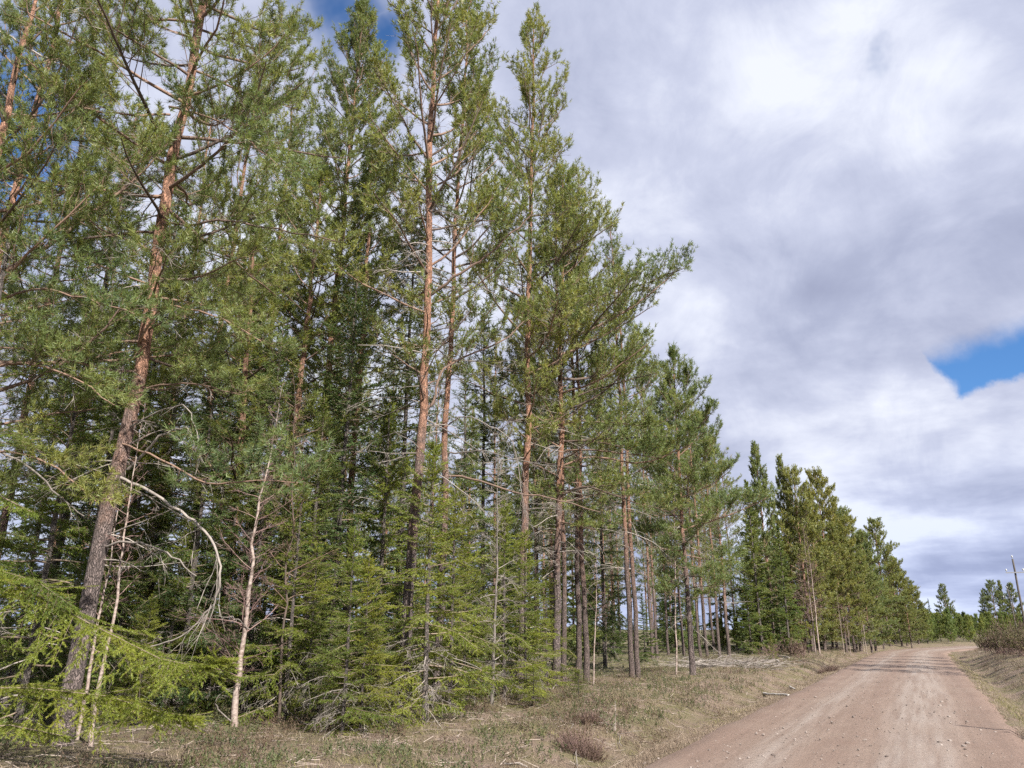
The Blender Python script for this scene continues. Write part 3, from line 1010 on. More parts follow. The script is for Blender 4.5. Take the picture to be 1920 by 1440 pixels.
# big leaning pine at the left
xa, ya = foot(108, 1424)
la = lean_to(xa, ya, 290, 440)
kit = make_pine(101, 20.5, 5.2, 3.1, 0.135, 2, 0.19, 0.30, 0.6, lean=la, n_dead=30, dead_from=2.4, dens=1.02, thin_above=13.0)
pine_a = plant('pine_tree', kit, xa, ya, 0, 'big pine with thick leaning orange trunk, its grey foot at the bottom left corner', 'pine tree', PF)
Ta = kit['T']
limb_through(pine_a, [(225, 895), (270, 915), (340, 958), (385, 995), (412, 1050), (410, 1100), (395, 1138), (340, 1193), (283, 1212)],
             [ya, ya - .1, ya - .3, ya - .4, ya - .5, ya - .5, ya - .4, ya - .3, ya - .2], 0.024, 7, 'dead_branch', dead=True, label='long pale dead branch bent into a hook', twigs=16)
limb_through(pine_a, [(200, 1025), (235, 1016), (290, 1027), (335, 1052), (368, 1080)], [ya, ya - .2, ya - .4, ya - .5, ya - .5], 0.02, 8, 'dead_branch', dead=True, twigs=7)
limb_through(pine_a, [(240, 880), (300, 820), (350, 805), (372, 850)], [ya, ya - .2, ya - .3, ya - .3], 0.022, 9, 'dead_branch', dead=True, twigs=7)
limb_through(pine_a, [(245, 800), (300, 770), (345, 760), (365, 800), (380, 850)], [ya, ya - .3, ya - .7, ya - .9, ya - 1.0], 0.014, 10, 'dead_branch', dead=True, twigs=6)
limb_through(pine_a, [(222, 830), (300, 860), (390, 905), (480, 900), (560, 905)], [ya, ya - .3, ya - .6, ya - .9, ya - 1.0], 0.018, 11, clothe=0.35, needle=(19, 0.092, 0.0112, 1.1))
limb_through(pine_a, [(240, 745), (300, 722), (380, 722), (450, 740)], [ya, ya - .2, ya - .5, ya - .7], 0.020, 12, clothe=0.45, needle=(19, 0.092, 0.0112, 1.1))
limb_through(pine_a, [(262, 640), (290, 590), (330, 575), (420, 600), (490, 640)], [ya, ya - .3, ya - .5, ya - .7, ya - .9], 0.022, 13, clothe=0.35, needle=(19, 0.092, 0.0112, 1.1))
limb_through(pine_a, [(295, 420), (350, 420), (430, 415), (520, 430), (640, 455)], [ya, ya - .1, ya - .2, ya - .3, ya - .4], 0.026, 14, clothe=0.3, needle=(19, 0.092, 0.0112, 1.1))
limb_through(pine_a, [(318, 215), (250, 215), (180, 208), (120, 190)], [ya, ya - .8, ya - 1.2, ya - 1.5], 0.022, 15, clothe=0.3, needle=(19, 0.092, 0.0112, 1.1))
limb_through(pine_a, [(318, 200), (380, 215), (450, 250), (520, 310)], [ya, ya - .8, ya - 1.3, ya - 1.6], 0.022, 16, clothe=0.25, needle=(19, 0.092, 0.0112, 1.1))

# pine whose foot is left of the frame, orange upper trunk at the left edge
yb = 14.6
q = at(45, 240, yb)
kit = make_pine(102, 19.0, 6.2, 2.7, 0.125, 2, 0.28, 0.3, 0.6, n_dead=30, dead_from=3.0, thin_above=16.5)
plant('pine_tree', kit, q[0], yb, 1.2, 'pine with bright orange upper trunk crossing the top left corner', 'pine tree', PF)
# low-branched pine nearer still, left of the frame, whose boughs reach in
kit = make_pine(103, 12.5, 3.0, 3.0, 0.13, 2, 0.24, 0.3, 0.7, side=(0.9, 0.3), side_amt=0.35, dens=0.9, thin_above=9.5, n_dead=12, dead_from=1.5)
low = plant('pine_tree', kit, -8.0, 10.4, 0.4, 'low-branched pine at the left edge with boughs reaching into the picture', 'pine tree', PF)
limb_through(low, [(-60, 800), (0, 848), (60, 880), (110, 930), (158, 968)], [10.2, 10.3, 10.4, 10.4, 10.5], 0.02, 21, 'dead_branch', dead=True, twigs=5)
limb_through(low, [(-60, 700), (40, 680), (130, 705), (215, 760)], [10.4, 10.2, 10.0, 9.9], 0.022, 23, clothe=0.25, needle=(19, 0.092, 0.0112, 1.1))
limb_through(low, [(-60, 590), (60, 545), (160, 560), (255, 590)], [10.4, 10.2, 10.0, 9.9], 0.022, 24, clothe=0.25, needle=(19, 0.092, 0.0112, 1.1))
limb_through(low, [(-60, 860), (30, 850), (110, 880), (180, 940)], [10.4, 10.1, 9.9, 9.8], 0.020, 25, clothe=0.25, needle=(19, 0.092, 0.0112, 1.1))
limb_through(low, [(-60, 30), (0, 60), (80, 105), (130, 130), (200, 160)], [10.4, 10.6, 11.0, 11.2, 11.4], 0.022, 22, 'dead_branch', dead=True, twigs=6)

# dense dark-crowned pine behind the young spruces
yd = 20.5
xd = float(at(655, 150, yd)[0])
kit_d = make_pine(104, 21.2, 6.4, 2.75, 0.14, 1, 0.15, 0.3, 0.6, n_dead=16, dens=0.98, elev=(0, 62))
plant('pine_tree', kit_d, xd, yd, 0.3, 'tall pine with dense dark green crown behind the young spruces', 'pine tree', PF)

# slender bare-stemmed pair
xe, ye = foot(748, 1362)
kit = make_pine(105, 20.0, 6.0, 2.85, 0.115, 1, 0.26, 0.35, 0.55, lean=lean_to(xe, ye, 800, 450), n_dead=44, dead_from=4.0, dens=0.85, elev=(15, 62), thin_above=17.0)
pine_e = plant('pine_tree', kit, xe, ye, 0, 'pine with bare pinkish stem rising behind bright young spruces, sparse lacy top', 'pine tree', PF)
limb_through(pine_e, [(792, 775), (815, 750), (824, 705), (850, 680), (940, 640), (985, 600)], [ye, ye, ye + .1, ye + .2, ye + .3, ye + .4], 0.035, 31, clothe=0.55)
limb_through(pine_e, [(798, 560), (850, 520), (900, 490), (945, 450), (1000, 400)], [ye, ye - .2, ye - .3, ye - .4, ye - .5], 0.035, 32, clothe=0.4)
xf, yf = foot(815, 1341)
kit = make_pine(106, 18.5, 7.0, 2.4, 0.085, 1, 0.26, 0.3, 0.6, lean=lean_to(xf, yf, 852, 600), n_dead=50, dead_from=3.0, dens=0.8, wob=0.02, elev=(10, 60))
pine_f = plant('pine_tree', kit, xf, yf, 0, 'slim pale-stemmed pine beside the bare pinkish one, many dead twigs', 'pine tree', PF)
limb_through(pine_f, [(832, 893), (880, 897), (960, 921), (1010, 930), (1067, 943), (1125, 960)], [yf, yf - .1, yf - .2, yf - .2, yf - .3, yf - .3], 0.028, 33, 'dead_branch', clothe=None, label='long reddish bare branch reaching right')
limb_through(pine_f, [(836, 852), (870, 848), (907, 846), (960, 860), (1037, 874)], [yf, yf - .1, yf - .3, yf - .4, yf - .4], 0.020, 34, 'dead_branch', dead=True, twigs=10)
limb_through(pine_f, [(838, 800), (870, 780), (920, 800), (960, 830), (975, 900), (985, 960)], [yf, yf - .2, yf - .4, yf - .5, yf - .5, yf - .5], 0.018, 35, 'dead_branch', dead=True, twigs=22)

# tall pointed pine with the topmost tip against the clouds
xg, yg = foot(975, 1311)
kit = make_pine(107, z_at(36, yg), 6.2, 3.5, 0.120, 1, 0.25, 0.22, 0.68, lean=lean_to(xg, yg, 992, 500), n_dead=44, dead_from=4.0, dens=0.95, elev=(8, 58))
plant('pine_tree', kit, xg, yg, 0, 'tallest pine, its pointed top standing free against the clouds', 'pine tree', PF)

# wide pine with limbs reaching over the verge
xh, yh = foot(1042, 1303)
kit = make_pine(108, z_at(330, yh), 4.2, 3.4, 0.120, 1, 0.19, 0.40, 0.70, side=(1, 0.15), side_amt=0.30, lean=lean_to(xh, yh, 1046, 650), dens=0.85, n_dead=44, dead_from=3.0, elev=(-8, 48))
pine_h = plant('pine_tree', kit, xh, yh, 0, 'wide pine with dark grey foot and long reddish limbs reaching out over the verge', 'pine tree', PF)
for sd, pix in ((41, [(1052, 798), (1090, 790), (1170, 794), (1215, 800)]), (42, [(1052, 829), (1085, 826), (1113, 828), (1165, 838), (1215, 850)]),
                (43, [(1052, 848), (1080, 843), (1130, 846), (1187, 851), (1240, 860)]), (44, [(1055, 873), (1100, 858), (1150, 861), (1207, 868), (1273, 843), (1300, 830)]),
                (45, [(1052, 930), (1090, 912), (1130, 920), (1200, 945), (1260, 960)]), (46, [(1052, 760), (1100, 735), (1170, 715), (1230, 700)]),
                (47, [(1050, 600), (1120, 560), (1200, 535), (1290, 500)])):
    limb_through(pine_h, pix, [yh - 0.15 * k for k in range(len(pix))], 0.032, sd, clothe=0.5)
# thin companion stem behind it
x_, y_ = foot(1057, 1297)

# bushy pine at the edge of the open stand
xi, yi = foot(1300, 1276)
kit_i = make_pine(109, z_at(676, yi), 2.3, 2.8, 0.100, 1, 0.16, 0.35, 0.72, n_dead=18, dead_from=1.6, dens=1.15, side=(0.8, -0.3), side_amt=0.12, elev=(-12, 55))
plant('pine_tree', kit_i, xi, yi, 0, 'bushy middle-sized pine with dark bare foot, at the edge of the open stand', 'pine tree', PF)

# ------------------------------------------------------------------ spruces of the front row
SF = 'young spruces of the front row'
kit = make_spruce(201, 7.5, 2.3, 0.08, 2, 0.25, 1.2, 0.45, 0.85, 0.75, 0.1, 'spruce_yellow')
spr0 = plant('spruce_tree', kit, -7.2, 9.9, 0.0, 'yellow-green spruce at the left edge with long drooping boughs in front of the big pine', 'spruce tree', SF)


def spruce_bough(o, pix, depths, r0, seed):
    base = np.array(o.location)
    P = np.array([at(a, b, Y) for (a, b), Y in zip(pix, depths)]) - base
    A = Acc(seed)
    A.limbs.append((P, r0, r0 * 0.3))
    clothe_spruce(A, P, r0, 0.04, 1.75, 0.36, 0.30)
    b = link('bough', A.wood('bough', M['twig_spruce'], 5), o)
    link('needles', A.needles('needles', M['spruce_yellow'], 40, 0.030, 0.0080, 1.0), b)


spruce_bough(spr0, [(-90, 1130), (40, 1100), (170, 1170), (300, 1235), (380, 1252), (418, 1238)], [9.9, 9.7, 9.4, 9.2, 9.1, 9.0], 0.008, 5)
spruce_bough(spr0, [(-90, 1290), (60, 1290), (200, 1305), (300, 1335), (370, 1345)], [9.9, 9.6, 9.4, 9.3, 9.2], 0.008, 6)
spruce_bough(spr0, [(-90, 1040), (0, 1070), (70, 1090), (140, 1140)], [9.9, 9.7, 9.5, 9.4], 0.008, 8)
spruce_bough(spr0, [(-80, 900), (0, 930), (60, 960)], [9.9, 9.7, 9.6], 0.018, 9)
spruce_bough(spr0, [(-90, 1370), (20, 1360), (120, 1380)], [9.8, 9.5, 9.3], 0.018, 10)

sp_kits = [make_spruce(210 + k, 5.2, 1.45, 0.045, 3, 0.085, 0.15, 0.6, 1.15, 0.58, 0.12, dead_low=12) for k in range(3)]
sp_tall = [make_spruce(220 + k, 13.0, 2.2, 0.09, 1, 0.12, 0.8, 0.75, 1.0, 0.6, 0.12, 'spruce_dark', 10) for k in range(2)]
yo = [  # px, py of foot, row of tip, kit, turn, label
    (640, 1392, 1010, 0, 0.4, 'bushy bright young spruce in front of the bare pinkish pine'),
    (690, 1384, 1150, 1, 2.0, 'short bright spruce just left of the pinkish pine foot'),
    (572, 1368, 1050, 2, 4.0, 'small spruce beside the slender pale birch'),
    (795, 1371, 850, 1, 1.1, 'tall bright young spruce hiding the slim pine stem'),
    (870, 1338, 1040, 2, 3.0, 'bright spruce between the slim pine and the dead grey stem'),
    (985, 1322, 1010, 0, 5.1, 'green spruce in front of the tallest pine'),
    (1025, 1303, 1075, 2, 0.2, 'spruce pressed against the wide pine on its left side'),
    (915, 1318, 1120, 0, 2.4, 'short spruce behind the dead grey stem'),
    (1085, 1318, 1270, 1, 2.4, 'knee-high spruce at the foot of the wide pine'),
    (1000, 1335, 1268, 2, 1.4, 'low dark green spruce in front of the pine feet'),
    (700, 1345, 780, 2, 1.7, 'dark young spruce rising behind the bushy bright one'),
    (478, 1340, 900, 1, 0.9, 'half-shaded spruce behind the slender pale birch'),
    (300, 1365, 1000, 0, 3.3, 'shaded spruce behind the hooked dead branch'),
    (350, 1360, 1180, 1, 3.9, 'small shaded spruce under the hooked dead branch'),
    (25, 1395, 640, 2, 0.6, 'spruce behind the left edge boughs'),
    (400, 1352, 880, 0, 2.6, 'lit spruce behind the hook of the dead branch'),
    (200, 1350, 800, 1, 4.6, 'spruce right behind the big leaning pine'),
    (675, 1388, 1060, 2, 2.8, 'bright young spruce close right of the bushy one'),
    (842, 1350, 930, 2, 0.3, 'bright spruce right of the slim pine stem'),
    (530, 1372, 930, 0, 1.9, 'half-lit spruce right of the slender pale birch'),
    (250, 1385, 1150, 2, 5.5, 'small spruce between big pine foot and hooked branch'),
    (945, 1325, 960, 1, 0.7, 'spruce behind the dead grey stem and its twigs'),
]
for px, py, top, k, rz, lab in yo:
    x, y = foot(px, py)
    hh = z_at(top, y)
    plant('spruce_tree', sp_kits[k], x, y, rz, lab, 'spruce tree', SF, (hh / 5.2 * 0.55 + 0.45 if hh > 5.2 else max(hh / 5.2, 0.38),) * 2 + (hh / 5.2,))
tall = [
    (610, 1345, 480, 0, 0.0, 'big dark spruce in the middle of the left half, drooping twigs'),
    (735, 1325, 430, 1, 2.0, 'dark spruce behind the bare pinkish pine'),
    (400, 1335, 560, 2, 4.0, 'dark drooping spruce seen right of the big leaning pine'),
    (900, 1295, 600, 0, 1.0, 'dark spruce seen between the slim pine and the tallest pine'),
    (190, 1335, 360, 1, 3.0, 'dark spruce behind the big leaning pine'),
    (60, 1330, 300, 0, 5.0, 'dark drooping spruce in the upper left behind the orange trunk'),
    (500, 1310, 700, 2, 2.2, 'dark spruce deep behind the slender pale birch'),
    (1135, 1262, 760, 1, 1.2, 'dark spruce in the shade behind the wide pine'),
    (330, 1362, 640, 0, 3.6, 'spruce filling the wall right of the big leaning pine'),
    (120, 1362, 560, 1, 0.8, 'spruce filling the wall left of the big leaning pine'),
    (455, 1356, 620, 0, 5.2, 'spruce with drooping twigs above the slender pale birch'),
    (560, 1356, 760, 1, 2.9, 'mid-sized spruce left of the bushy bright one'),
    (860, 1322, 700, 0, 0.5, 'dark spruce close behind the slim pale pine'),
    (250, 1345, 470, 1, 4.4, 'tall spruce close behind the trunk of the big leaning pine'),
    (0, 1370, 700, 0, 2.0, 'spruce in the wall at the left edge'),
    (1010, 1290, 800, 1, 3.4, 'dark spruce between the tallest pine and the wide pine'),
]
for px, py, top, k, rz, lab in tall:
    x, y = foot(px, py)
    hh = z_at(top, y)
    plant('spruce_tree', sp_tall[k % 2], x, y, rz, lab, 'spruce tree', 'dark spruces behind the front row', (max(0.62, hh / 13.0),) * 2 + (hh / 13.0,))

# ------------------------------------------------------------------ birches and dead stems of the front row
x, y = foot(437, 1385)
kit = make_bare(301, z_at(740, y), 0.060, 90, 0.12, 0.17, 0.03, lean_to(x, y, 505, 975))
bt = plant('birch_tree', kit, x, y, 0, 'slender pale birch leaning right, with bare side twigs', 'birch tree', 'bare birches')
limb_through(bt, [(437, 1355), (410, 1330), (405, 1310), (430, 1292), (390, 1288)], [y, y - .2, y - .3, y - .4, y - .5], 0.012, 51, 'dead_branch', dead=True, twigs=4)
limb_through(bt, [(468, 1180), (450, 1165), (430, 1158), (400, 1155)], [y, y - .1, y - .2, y - .2], 0.010, 52, 'dead_branch', dead=True, twigs=6)
for sd, (px, py), via, top, r, lab in ((302, (163, 1426), (242, 900), 780, 0.036, 'thin whitish birch stem right of the big pine foot'),
                                       (303, (140, 1412), (210, 1050), 880, 0.032, 'thin whitish birch stem close against the big pine foot'),
                                       (304, (1113, 1297), (1117, 1140), 1020, 0.026, 'thin white birch sapling between the pine stems'),
                                       (305, (1268, 1277), (1266, 1050), 900, 0.035, 'straight white birch stem left of the bushy pine')):
    x, y = foot(px, py)
    kit = make_bare(sd, z_at(top, y), r, 34, 0.4, 0.15, 0.02, lean_to(x, y, *via))
    plant('birch_tree', kit, x, y, 0, lab, 'birch tree', 'bare birches')
kit = make_bare(311, z_at(820, 17.5), 0.045, 70, 0.2, 0.14, 0.02, (0.02, 0), 0.9, 'dead', 'dead', 7)
x, y = foot(922, 1335)
plant('dead_tree', kit, x, y, 0, 'thin dead grey stem with hanging twigs in front of the tallest pine', 'dead tree', 'dead stems')
x, y = foot(520, 1375)
kit = make_bare(312, z_at(720, y), 0.03, 46, 0.3, 0.16, 0.03, lean_to(x, y, 540, 800), 0.3, 'limb', 'limb', 4)
plant('dead_tree', kit, x, y, 0, 'thin reddish dead stem above the slender pale birch', 'dead tree', 'dead stems')
x, y = foot(690, 1300)

# ------------------------------------------------------------------ open pine stand and the forest behind
SIL = np.array([(-400, -900), (930, -40), (985, 60), (1120, 190), (1190, 335), (1240, 560), (1245, 700), (1285, 715), (1340, 780), (1385, 900), (1405, 985), (1425, 905), (1445, 860),
                (1490, 885), (1530, 905), (1570, 920), (1620, 975), (1655, 1010), (1700, 1065), (1730, 1110), (1745, 1150), (1900, 1150), (2600, 1130)])


def cap_height(x, y, rad, hh):
    """no taller than the skyline of the photograph at this place"""
    for it in range(40):
        ok = True
        for dx in (-0.35, 0, 0.35):
            px, py = proj((x + dx * rad, y, gz(x, y) + hh))
            if py < np.interp(px, SIL[:, 0], SIL[:, 1]): ok = False
        if ok: break
        hh *= 0.95
    return hh


mid_kits = [make_pine(400 + k, 17.0, cb, rc, 0.095, 1, 0.26, 0.3, 0.62, n_dead=22, dead_from=3.5, dens=0.75, bark='bark_pine_far', elev=(0, 58))
            for k, (cb, rc) in enumerate(((4.8, 2.1), (6.4, 2.1), (3.8, 2.2), (5.2, 2.0)))]
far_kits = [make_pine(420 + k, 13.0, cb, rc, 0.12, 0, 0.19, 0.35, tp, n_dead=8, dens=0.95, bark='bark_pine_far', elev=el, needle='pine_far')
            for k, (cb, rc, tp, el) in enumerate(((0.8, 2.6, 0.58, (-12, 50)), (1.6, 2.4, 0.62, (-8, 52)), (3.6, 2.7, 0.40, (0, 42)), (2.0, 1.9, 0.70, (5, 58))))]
far_spr = [make_spruce(440 + k, 12.0, 1.9, 0.09, 0, 0.15, 0.4, 0.6, 0.85, 0.8, 0.0, 'spruce_dark') for k in range(2)]
birch_far = [make_bare(450 + k, 10.0, 0.075, 60, 0.25, 0.17, 0.012, (0, 0), 0.4) for k in range(2)]
young_kits = [make_pine(460 + k, 4.0, 0.25, 1.05, 0.05, 0, 0.13, 0.15, 0.8, n_dead=0, dens=1.0, needle='young_pine', elev=(10, 62)) for k in range(2)]

# trunks one can tell apart in the open stand right of the wide pine
st = [(1100, 1293, 0.115, 'grey-footed pine stem beside the white sapling'), (1058, 1298, 0.085, 'dark thin pine stem touching the wide pine on its right'),
      (1085, 1290, 0.10, 'pale pine stem between the wide pine and the white sapling'),
      (1136, 1252, 0.10, 'reddish pine stem deeper in the open stand, right of the white sapling'),
      (1186, 1283, 0.095, 'grey pine stem, left one of a close pair'), (1197, 1281, 0.115, 'dark pine stem, right one of a close pair'),
      (1224, 1244, 0.085, 'slim reddish stem between the close pair and the white birch'), (1233, 1240, 0.085, 'slim pinkish stem just left of the white birch'),
      (1254, 1236, 0.08, 'slim stem behind the white birch'), (1283, 1238, 0.085, 'slim pine stem left behind the bushy pine'),
      (1314, 1238, 0.10, 'orange pine stem right behind the bushy pine'), (1327, 1240, 0.09, 'reddish pine stem further right of the bushy pine'),
      (1350, 1238, 0.12, 'dark pine stem in the shade right of the bushy pine'), (1368, 1236, 0.16, 'thick dark pine stem in the shade, rightmost in the open stand')]
for k, (px, py, r, lab) in enumerate(st):
    x, y = foot(px, py)
    hh = cap_height(x, y, 1.6, 15.0 + (k * 7 % 5) * 0.5)
    s = r / 0.115
    plant('pine_tree', mid_kits[k % 4], x, y, k * 1.9, lab, 'pine tree', 'stems of the open pine stand', (0.5 * s + 0.5 * hh / 17, 0.5 * s + 0.5 * hh / 17, hh / 17.0))

for k, (px, py, Y, hh, kk, lab) in enumerate(((436, 450, 18.5, 17.0, 2, 'pine with orange stem showing right of the big leaning pine'), (520, 500, 21.0, 18.0, 0, 'pine filling the gap left of the dense-crowned pine'),
                                          (375, 420, 22.5, 18.5, 1, 'dark-stemmed pine close behind the big leaning pine'), (575, 640, 17.6, 13.0, 2, 'lower pine in front of the dense-crowned pine'),
                                          (480, 560, 16.2, 10.5, 2, 'low bushy pine above the slender pale birch'), (145, 270, 18.0, 17.0, 3, 'pine with slim orange stem left of the big leaning pine'),
                                          (690, 560, 19.5, 15.0, 2, 'pine between the dense-crowned pine and the pinkish one'), (215, 430, 20.0, 17.0, 0, 'pine behind the big leaning pine, its crown left of the trunk'))):
    q = at(px, py, Y)
    plant('pine_tree', mid_kits[kk], q[0], Y, k * 2.3, lab, 'pine tree', 'pines just behind the front row', (1.15, 1.15, hh / 17))
# forest interior, scattered
placed = [(o.location[0], o.location[1]) for o in COL.objects if o.get('category')]
rs = np.random.default_rng(77)
cnt = {'p': 0, 's': 0, 'y': 0}
DEEP = {'p': 'slim pine standing deep in the wood behind the front row', 's': 'dark spruce standing deep in the wood behind the front row',
        'y': 'small understorey spruce deep in the wood behind the front row'}
def scatter_wood(n_max, t0, t1, s0, s1, mix, gaps, tries, labels, groups, hs):
    cnt = 0
    for k in range(tries):
        tq = rs.uniform(t0, t1); sq = rs.uniform(s0, s1) + HALF
        x, y = road_point(np.array([tq]), np.array([sq])); x, y = float(x[0]), float(y[0])
        if y < 14 or abs(x) > 0.80 * y + 5: continue
        px, py = proj((x, y, 0.1))
        if px < -260 or px > 1740: continue
        op = float(sstep(1040, 1120, px))
        u = rs.random()
        kind = 'p' if u < mix[0] else ('s' if u < mix[1] else 'y')
        if op > 0.5 and kind == 's' and rs.random() < 0.5: kind = 'p'
        if min((x - a) ** 2 + (y - b) ** 2 for a, b in placed) < gaps[kind] ** 2: continue
        placed.append((x, y)); cnt += 1
        rz = rs.uniform(0, 6.28)
        if kind == 'p':
            hh = cap_height(x, y, 1.6, rs.uniform(*hs['p']))
            if hh < 7: continue
            plant('pine_tree', mid_kits[rs.integers(4)], x, y, rz, labels['p'], 'pine tree', groups['p'], (hh / 17 * 0.6 + 0.38,) * 2 + (hh / 17,))
        elif kind == 's':
            hh = cap_height(x, y, 1.4, rs.uniform(*hs['s']))
            plant('spruce_tree', far_spr[rs.integers(2)], x, y, rz, labels['s'], 'spruce tree', groups['s'], (hh / 12 * 0.6 + 0.35,) * 2 + (hh / 12,))
        else:
            hh = rs.uniform(*hs['y'])
            plant('spruce_tree', far_spr[rs.integers(2)], x, y, rz, labels['y'], 'spruce tree', groups['y'], (hh / 12 * 1.5,) * 2 + (hh / 12,))
        if cnt >= n_max: break


GRP = {'p': 'pines deep in the wood', 's': 'spruces deep in the wood', 'y': 'small spruces in the wood'}
scatter_wood(125, -22, 62, 7.5, 34, (0.42, 0.80), {'p': 2.3, 's': 2.3, 'y': 1.5}, 2600, DEEP, GRP, {'p': (13.5, 17.5), 's': (7, 12.5), 'y': (1.5, 3.5)})
BACK = {'p': 'pine in the hazy back of the wood, seen between nearer stems', 's': 'spruce in the back of the wood, seen between nearer stems',
        'y': 'low spruce thicket tree closing the back of the wood'}
GRB = {'p': 'pines at the back of the wood', 's': 'spruces at the back of the wood', 'y': 'low spruces at the back of the wood'}
scatter_wood(120, -25, 110, 24, 60, (0.15, 0.60), {'p': 3.0, 's': 2.6, 'y': 1.8}, 3000, BACK, GRB, {'p': (12, 16), 's': (6, 11), 'y': (2.5, 5)})

# where the trees of the wood stand, told by the front-row tree nearest on their left
REFS = sorted(((proj(o.location)[0], o['label'].split(',')[0]) for o in COL.objects if o.get('group') in (PF, 'bare birches') and proj(o.location)[0] > -50), key=lambda r_: r_[0])
SHORT = {}
for px_r, lab_r in REFS:
    SHORT[px_r] = ' '.join(lab_r.split()[:5])
ORD = ['first', 'second', 'third', 'fourth', 'fifth', 'sixth', 'seventh', 'eighth', 'ninth', 'tenth', 'eleventh', 'twelfth', 'thirteenth', 'fourteenth', 'fifteenth', 'sixteenth', 'seventeenth', 'eighteenth', 'nineteenth', 'twentieth',
       'twenty-first', 'twenty-second', 'twenty-third', 'twenty-fourth', 'twenty-fifth', 'twenty-sixth', 'twenty-seventh', 'twenty-eighth', 'twenty-ninth', 'thirtieth']
def tell_apart(groups, what):
    for g_ in groups:
        mem = sorted((o for o in COL.objects if o.get('group') == g_), key=lambda o: proj(o.location)[0])
        last, k = None, 0
        for o in mem:
            px_ = proj(o.location)[0]
            ref = [r_ for r_ in REFS if r_[0] < px_]
            if not ref:
                key, txt = 'edge', 'left of the big leaning pine'
            else:
                key, txt = ref[-1][0], 'right of the ' + NICK.get(ref[-1][1], ref[-1][1])
            k = k + 1 if key == last else 0
            last = key
            o['label'] = f'{what[g_]}, {ORD[min(k, len(ORD) - 1)]} {txt}'


NICK = {REFS[0][1]: 'big leaning pine'}
for r_ in REFS:
    lab_ = r_[1]
    for pat, nick in (('big pine with', 'big leaning pine'), ('low-branched', 'low-branched left pine'), ('orange upper trunk', 'left orange trunk'), ('dense dark green', 'dense-crowned pine'),
                      ('bare pinkish stem', 'bare pinkish pine'), ('slim pale-stemmed', 'slim pale pine'), ('tallest pine', 'tallest pine'), ('wide pine', 'wide pine'), ('bushy middle', 'bushy middle-sized pine'),
                      ('slender pale birch', 'slender pale birch'), ('whitish birch stem right', 'thin whitish birch'), ('whitish birch stem close', 'left whitish birch'),
                      ('white birch sapling', 'white sapling'), ('straight white birch', 'straight white birch')):
        if pat in lab_: NICK[lab_] = nick; break
tell_apart(list(GRP.values()) + list(GRB.values()),
           {GRP['p']: 'slim pine deep in the wood', GRP['s']: 'dark spruce deep in the wood', GRP['y']: 'small understorey spruce',
            GRB['p']: 'pine at the back of the wood', GRB['s']: 'spruce at the back of the wood', GRB['y']: 'low spruce in the back thicket'})
# ------------------------------------------------------------------ the receding row along the road (farther right)
def far(px, Y, top, kit, kh, rz, label, name='pine_tree', cat='pine tree', group='pines along the far bend', wide=1.0):
    x = at(px, 1200, Y)[0]
    hh = z_at(top, Y) - gz(x, Y)
    s = hh / kh
    return plant(name, kit, x, Y, rz, label, cat, group, (s * wide, s * wide, s))


far(1428, 52, 900, far_spr[0], 12, 0.3, 'narrow dark spruce at the left end of the far row', 'spruce_tree', 'spruce tree', 'spruces of the far row', 1.0)
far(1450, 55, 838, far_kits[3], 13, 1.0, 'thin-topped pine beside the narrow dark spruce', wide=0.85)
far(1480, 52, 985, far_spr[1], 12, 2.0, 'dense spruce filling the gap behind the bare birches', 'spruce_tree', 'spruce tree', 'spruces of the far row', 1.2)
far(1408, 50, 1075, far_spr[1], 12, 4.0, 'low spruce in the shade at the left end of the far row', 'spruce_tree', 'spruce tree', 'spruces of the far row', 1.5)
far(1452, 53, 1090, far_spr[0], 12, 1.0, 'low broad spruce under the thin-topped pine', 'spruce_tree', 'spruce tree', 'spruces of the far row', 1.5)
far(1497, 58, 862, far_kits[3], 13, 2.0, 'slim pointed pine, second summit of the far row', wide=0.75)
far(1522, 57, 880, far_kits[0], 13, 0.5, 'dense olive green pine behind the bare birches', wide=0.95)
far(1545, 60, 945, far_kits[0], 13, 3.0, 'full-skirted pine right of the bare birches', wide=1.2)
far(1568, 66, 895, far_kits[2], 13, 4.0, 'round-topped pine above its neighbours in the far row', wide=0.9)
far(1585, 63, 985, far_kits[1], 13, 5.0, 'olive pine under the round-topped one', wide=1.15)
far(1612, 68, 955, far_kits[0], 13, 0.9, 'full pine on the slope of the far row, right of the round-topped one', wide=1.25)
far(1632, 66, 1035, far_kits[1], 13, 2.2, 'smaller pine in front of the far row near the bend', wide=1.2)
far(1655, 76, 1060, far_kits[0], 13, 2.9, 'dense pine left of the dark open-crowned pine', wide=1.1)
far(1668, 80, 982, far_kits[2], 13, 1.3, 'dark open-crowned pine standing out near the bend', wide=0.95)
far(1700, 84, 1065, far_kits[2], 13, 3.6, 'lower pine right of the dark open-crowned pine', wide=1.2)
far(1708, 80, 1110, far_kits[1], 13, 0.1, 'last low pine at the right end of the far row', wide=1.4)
far(1783, 104, 1096, far_kits[0], 13, 2.6, 'lone conical pine above the young plantation', wide=1.1)
far(1752, 104, 1122, far_spr[0], 12, 2.6, 'small pointed spruce beside the lone conical pine', 'spruce_tree', 'spruce tree', 'spruces of the far row', 0.7)
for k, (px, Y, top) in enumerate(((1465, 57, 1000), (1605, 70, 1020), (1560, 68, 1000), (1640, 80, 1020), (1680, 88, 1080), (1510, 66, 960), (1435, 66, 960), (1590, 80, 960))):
    far(px, Y, top, far_kits[k % 2], 13, k * 1.3, ('pine behind the narrow dark spruce and the thin-topped pine', 'pine half hidden behind the slope of the far row', 'pine just behind the full-skirted pine', 'pine behind the smaller one near the bend', 'pine behind the dark open-crowned one', 'pine half hidden behind the slim pointed one', 'pine at the back left end of the far row', 'pine standing back behind the round-topped one')[k], group='second line of the far row', wide=1.1)
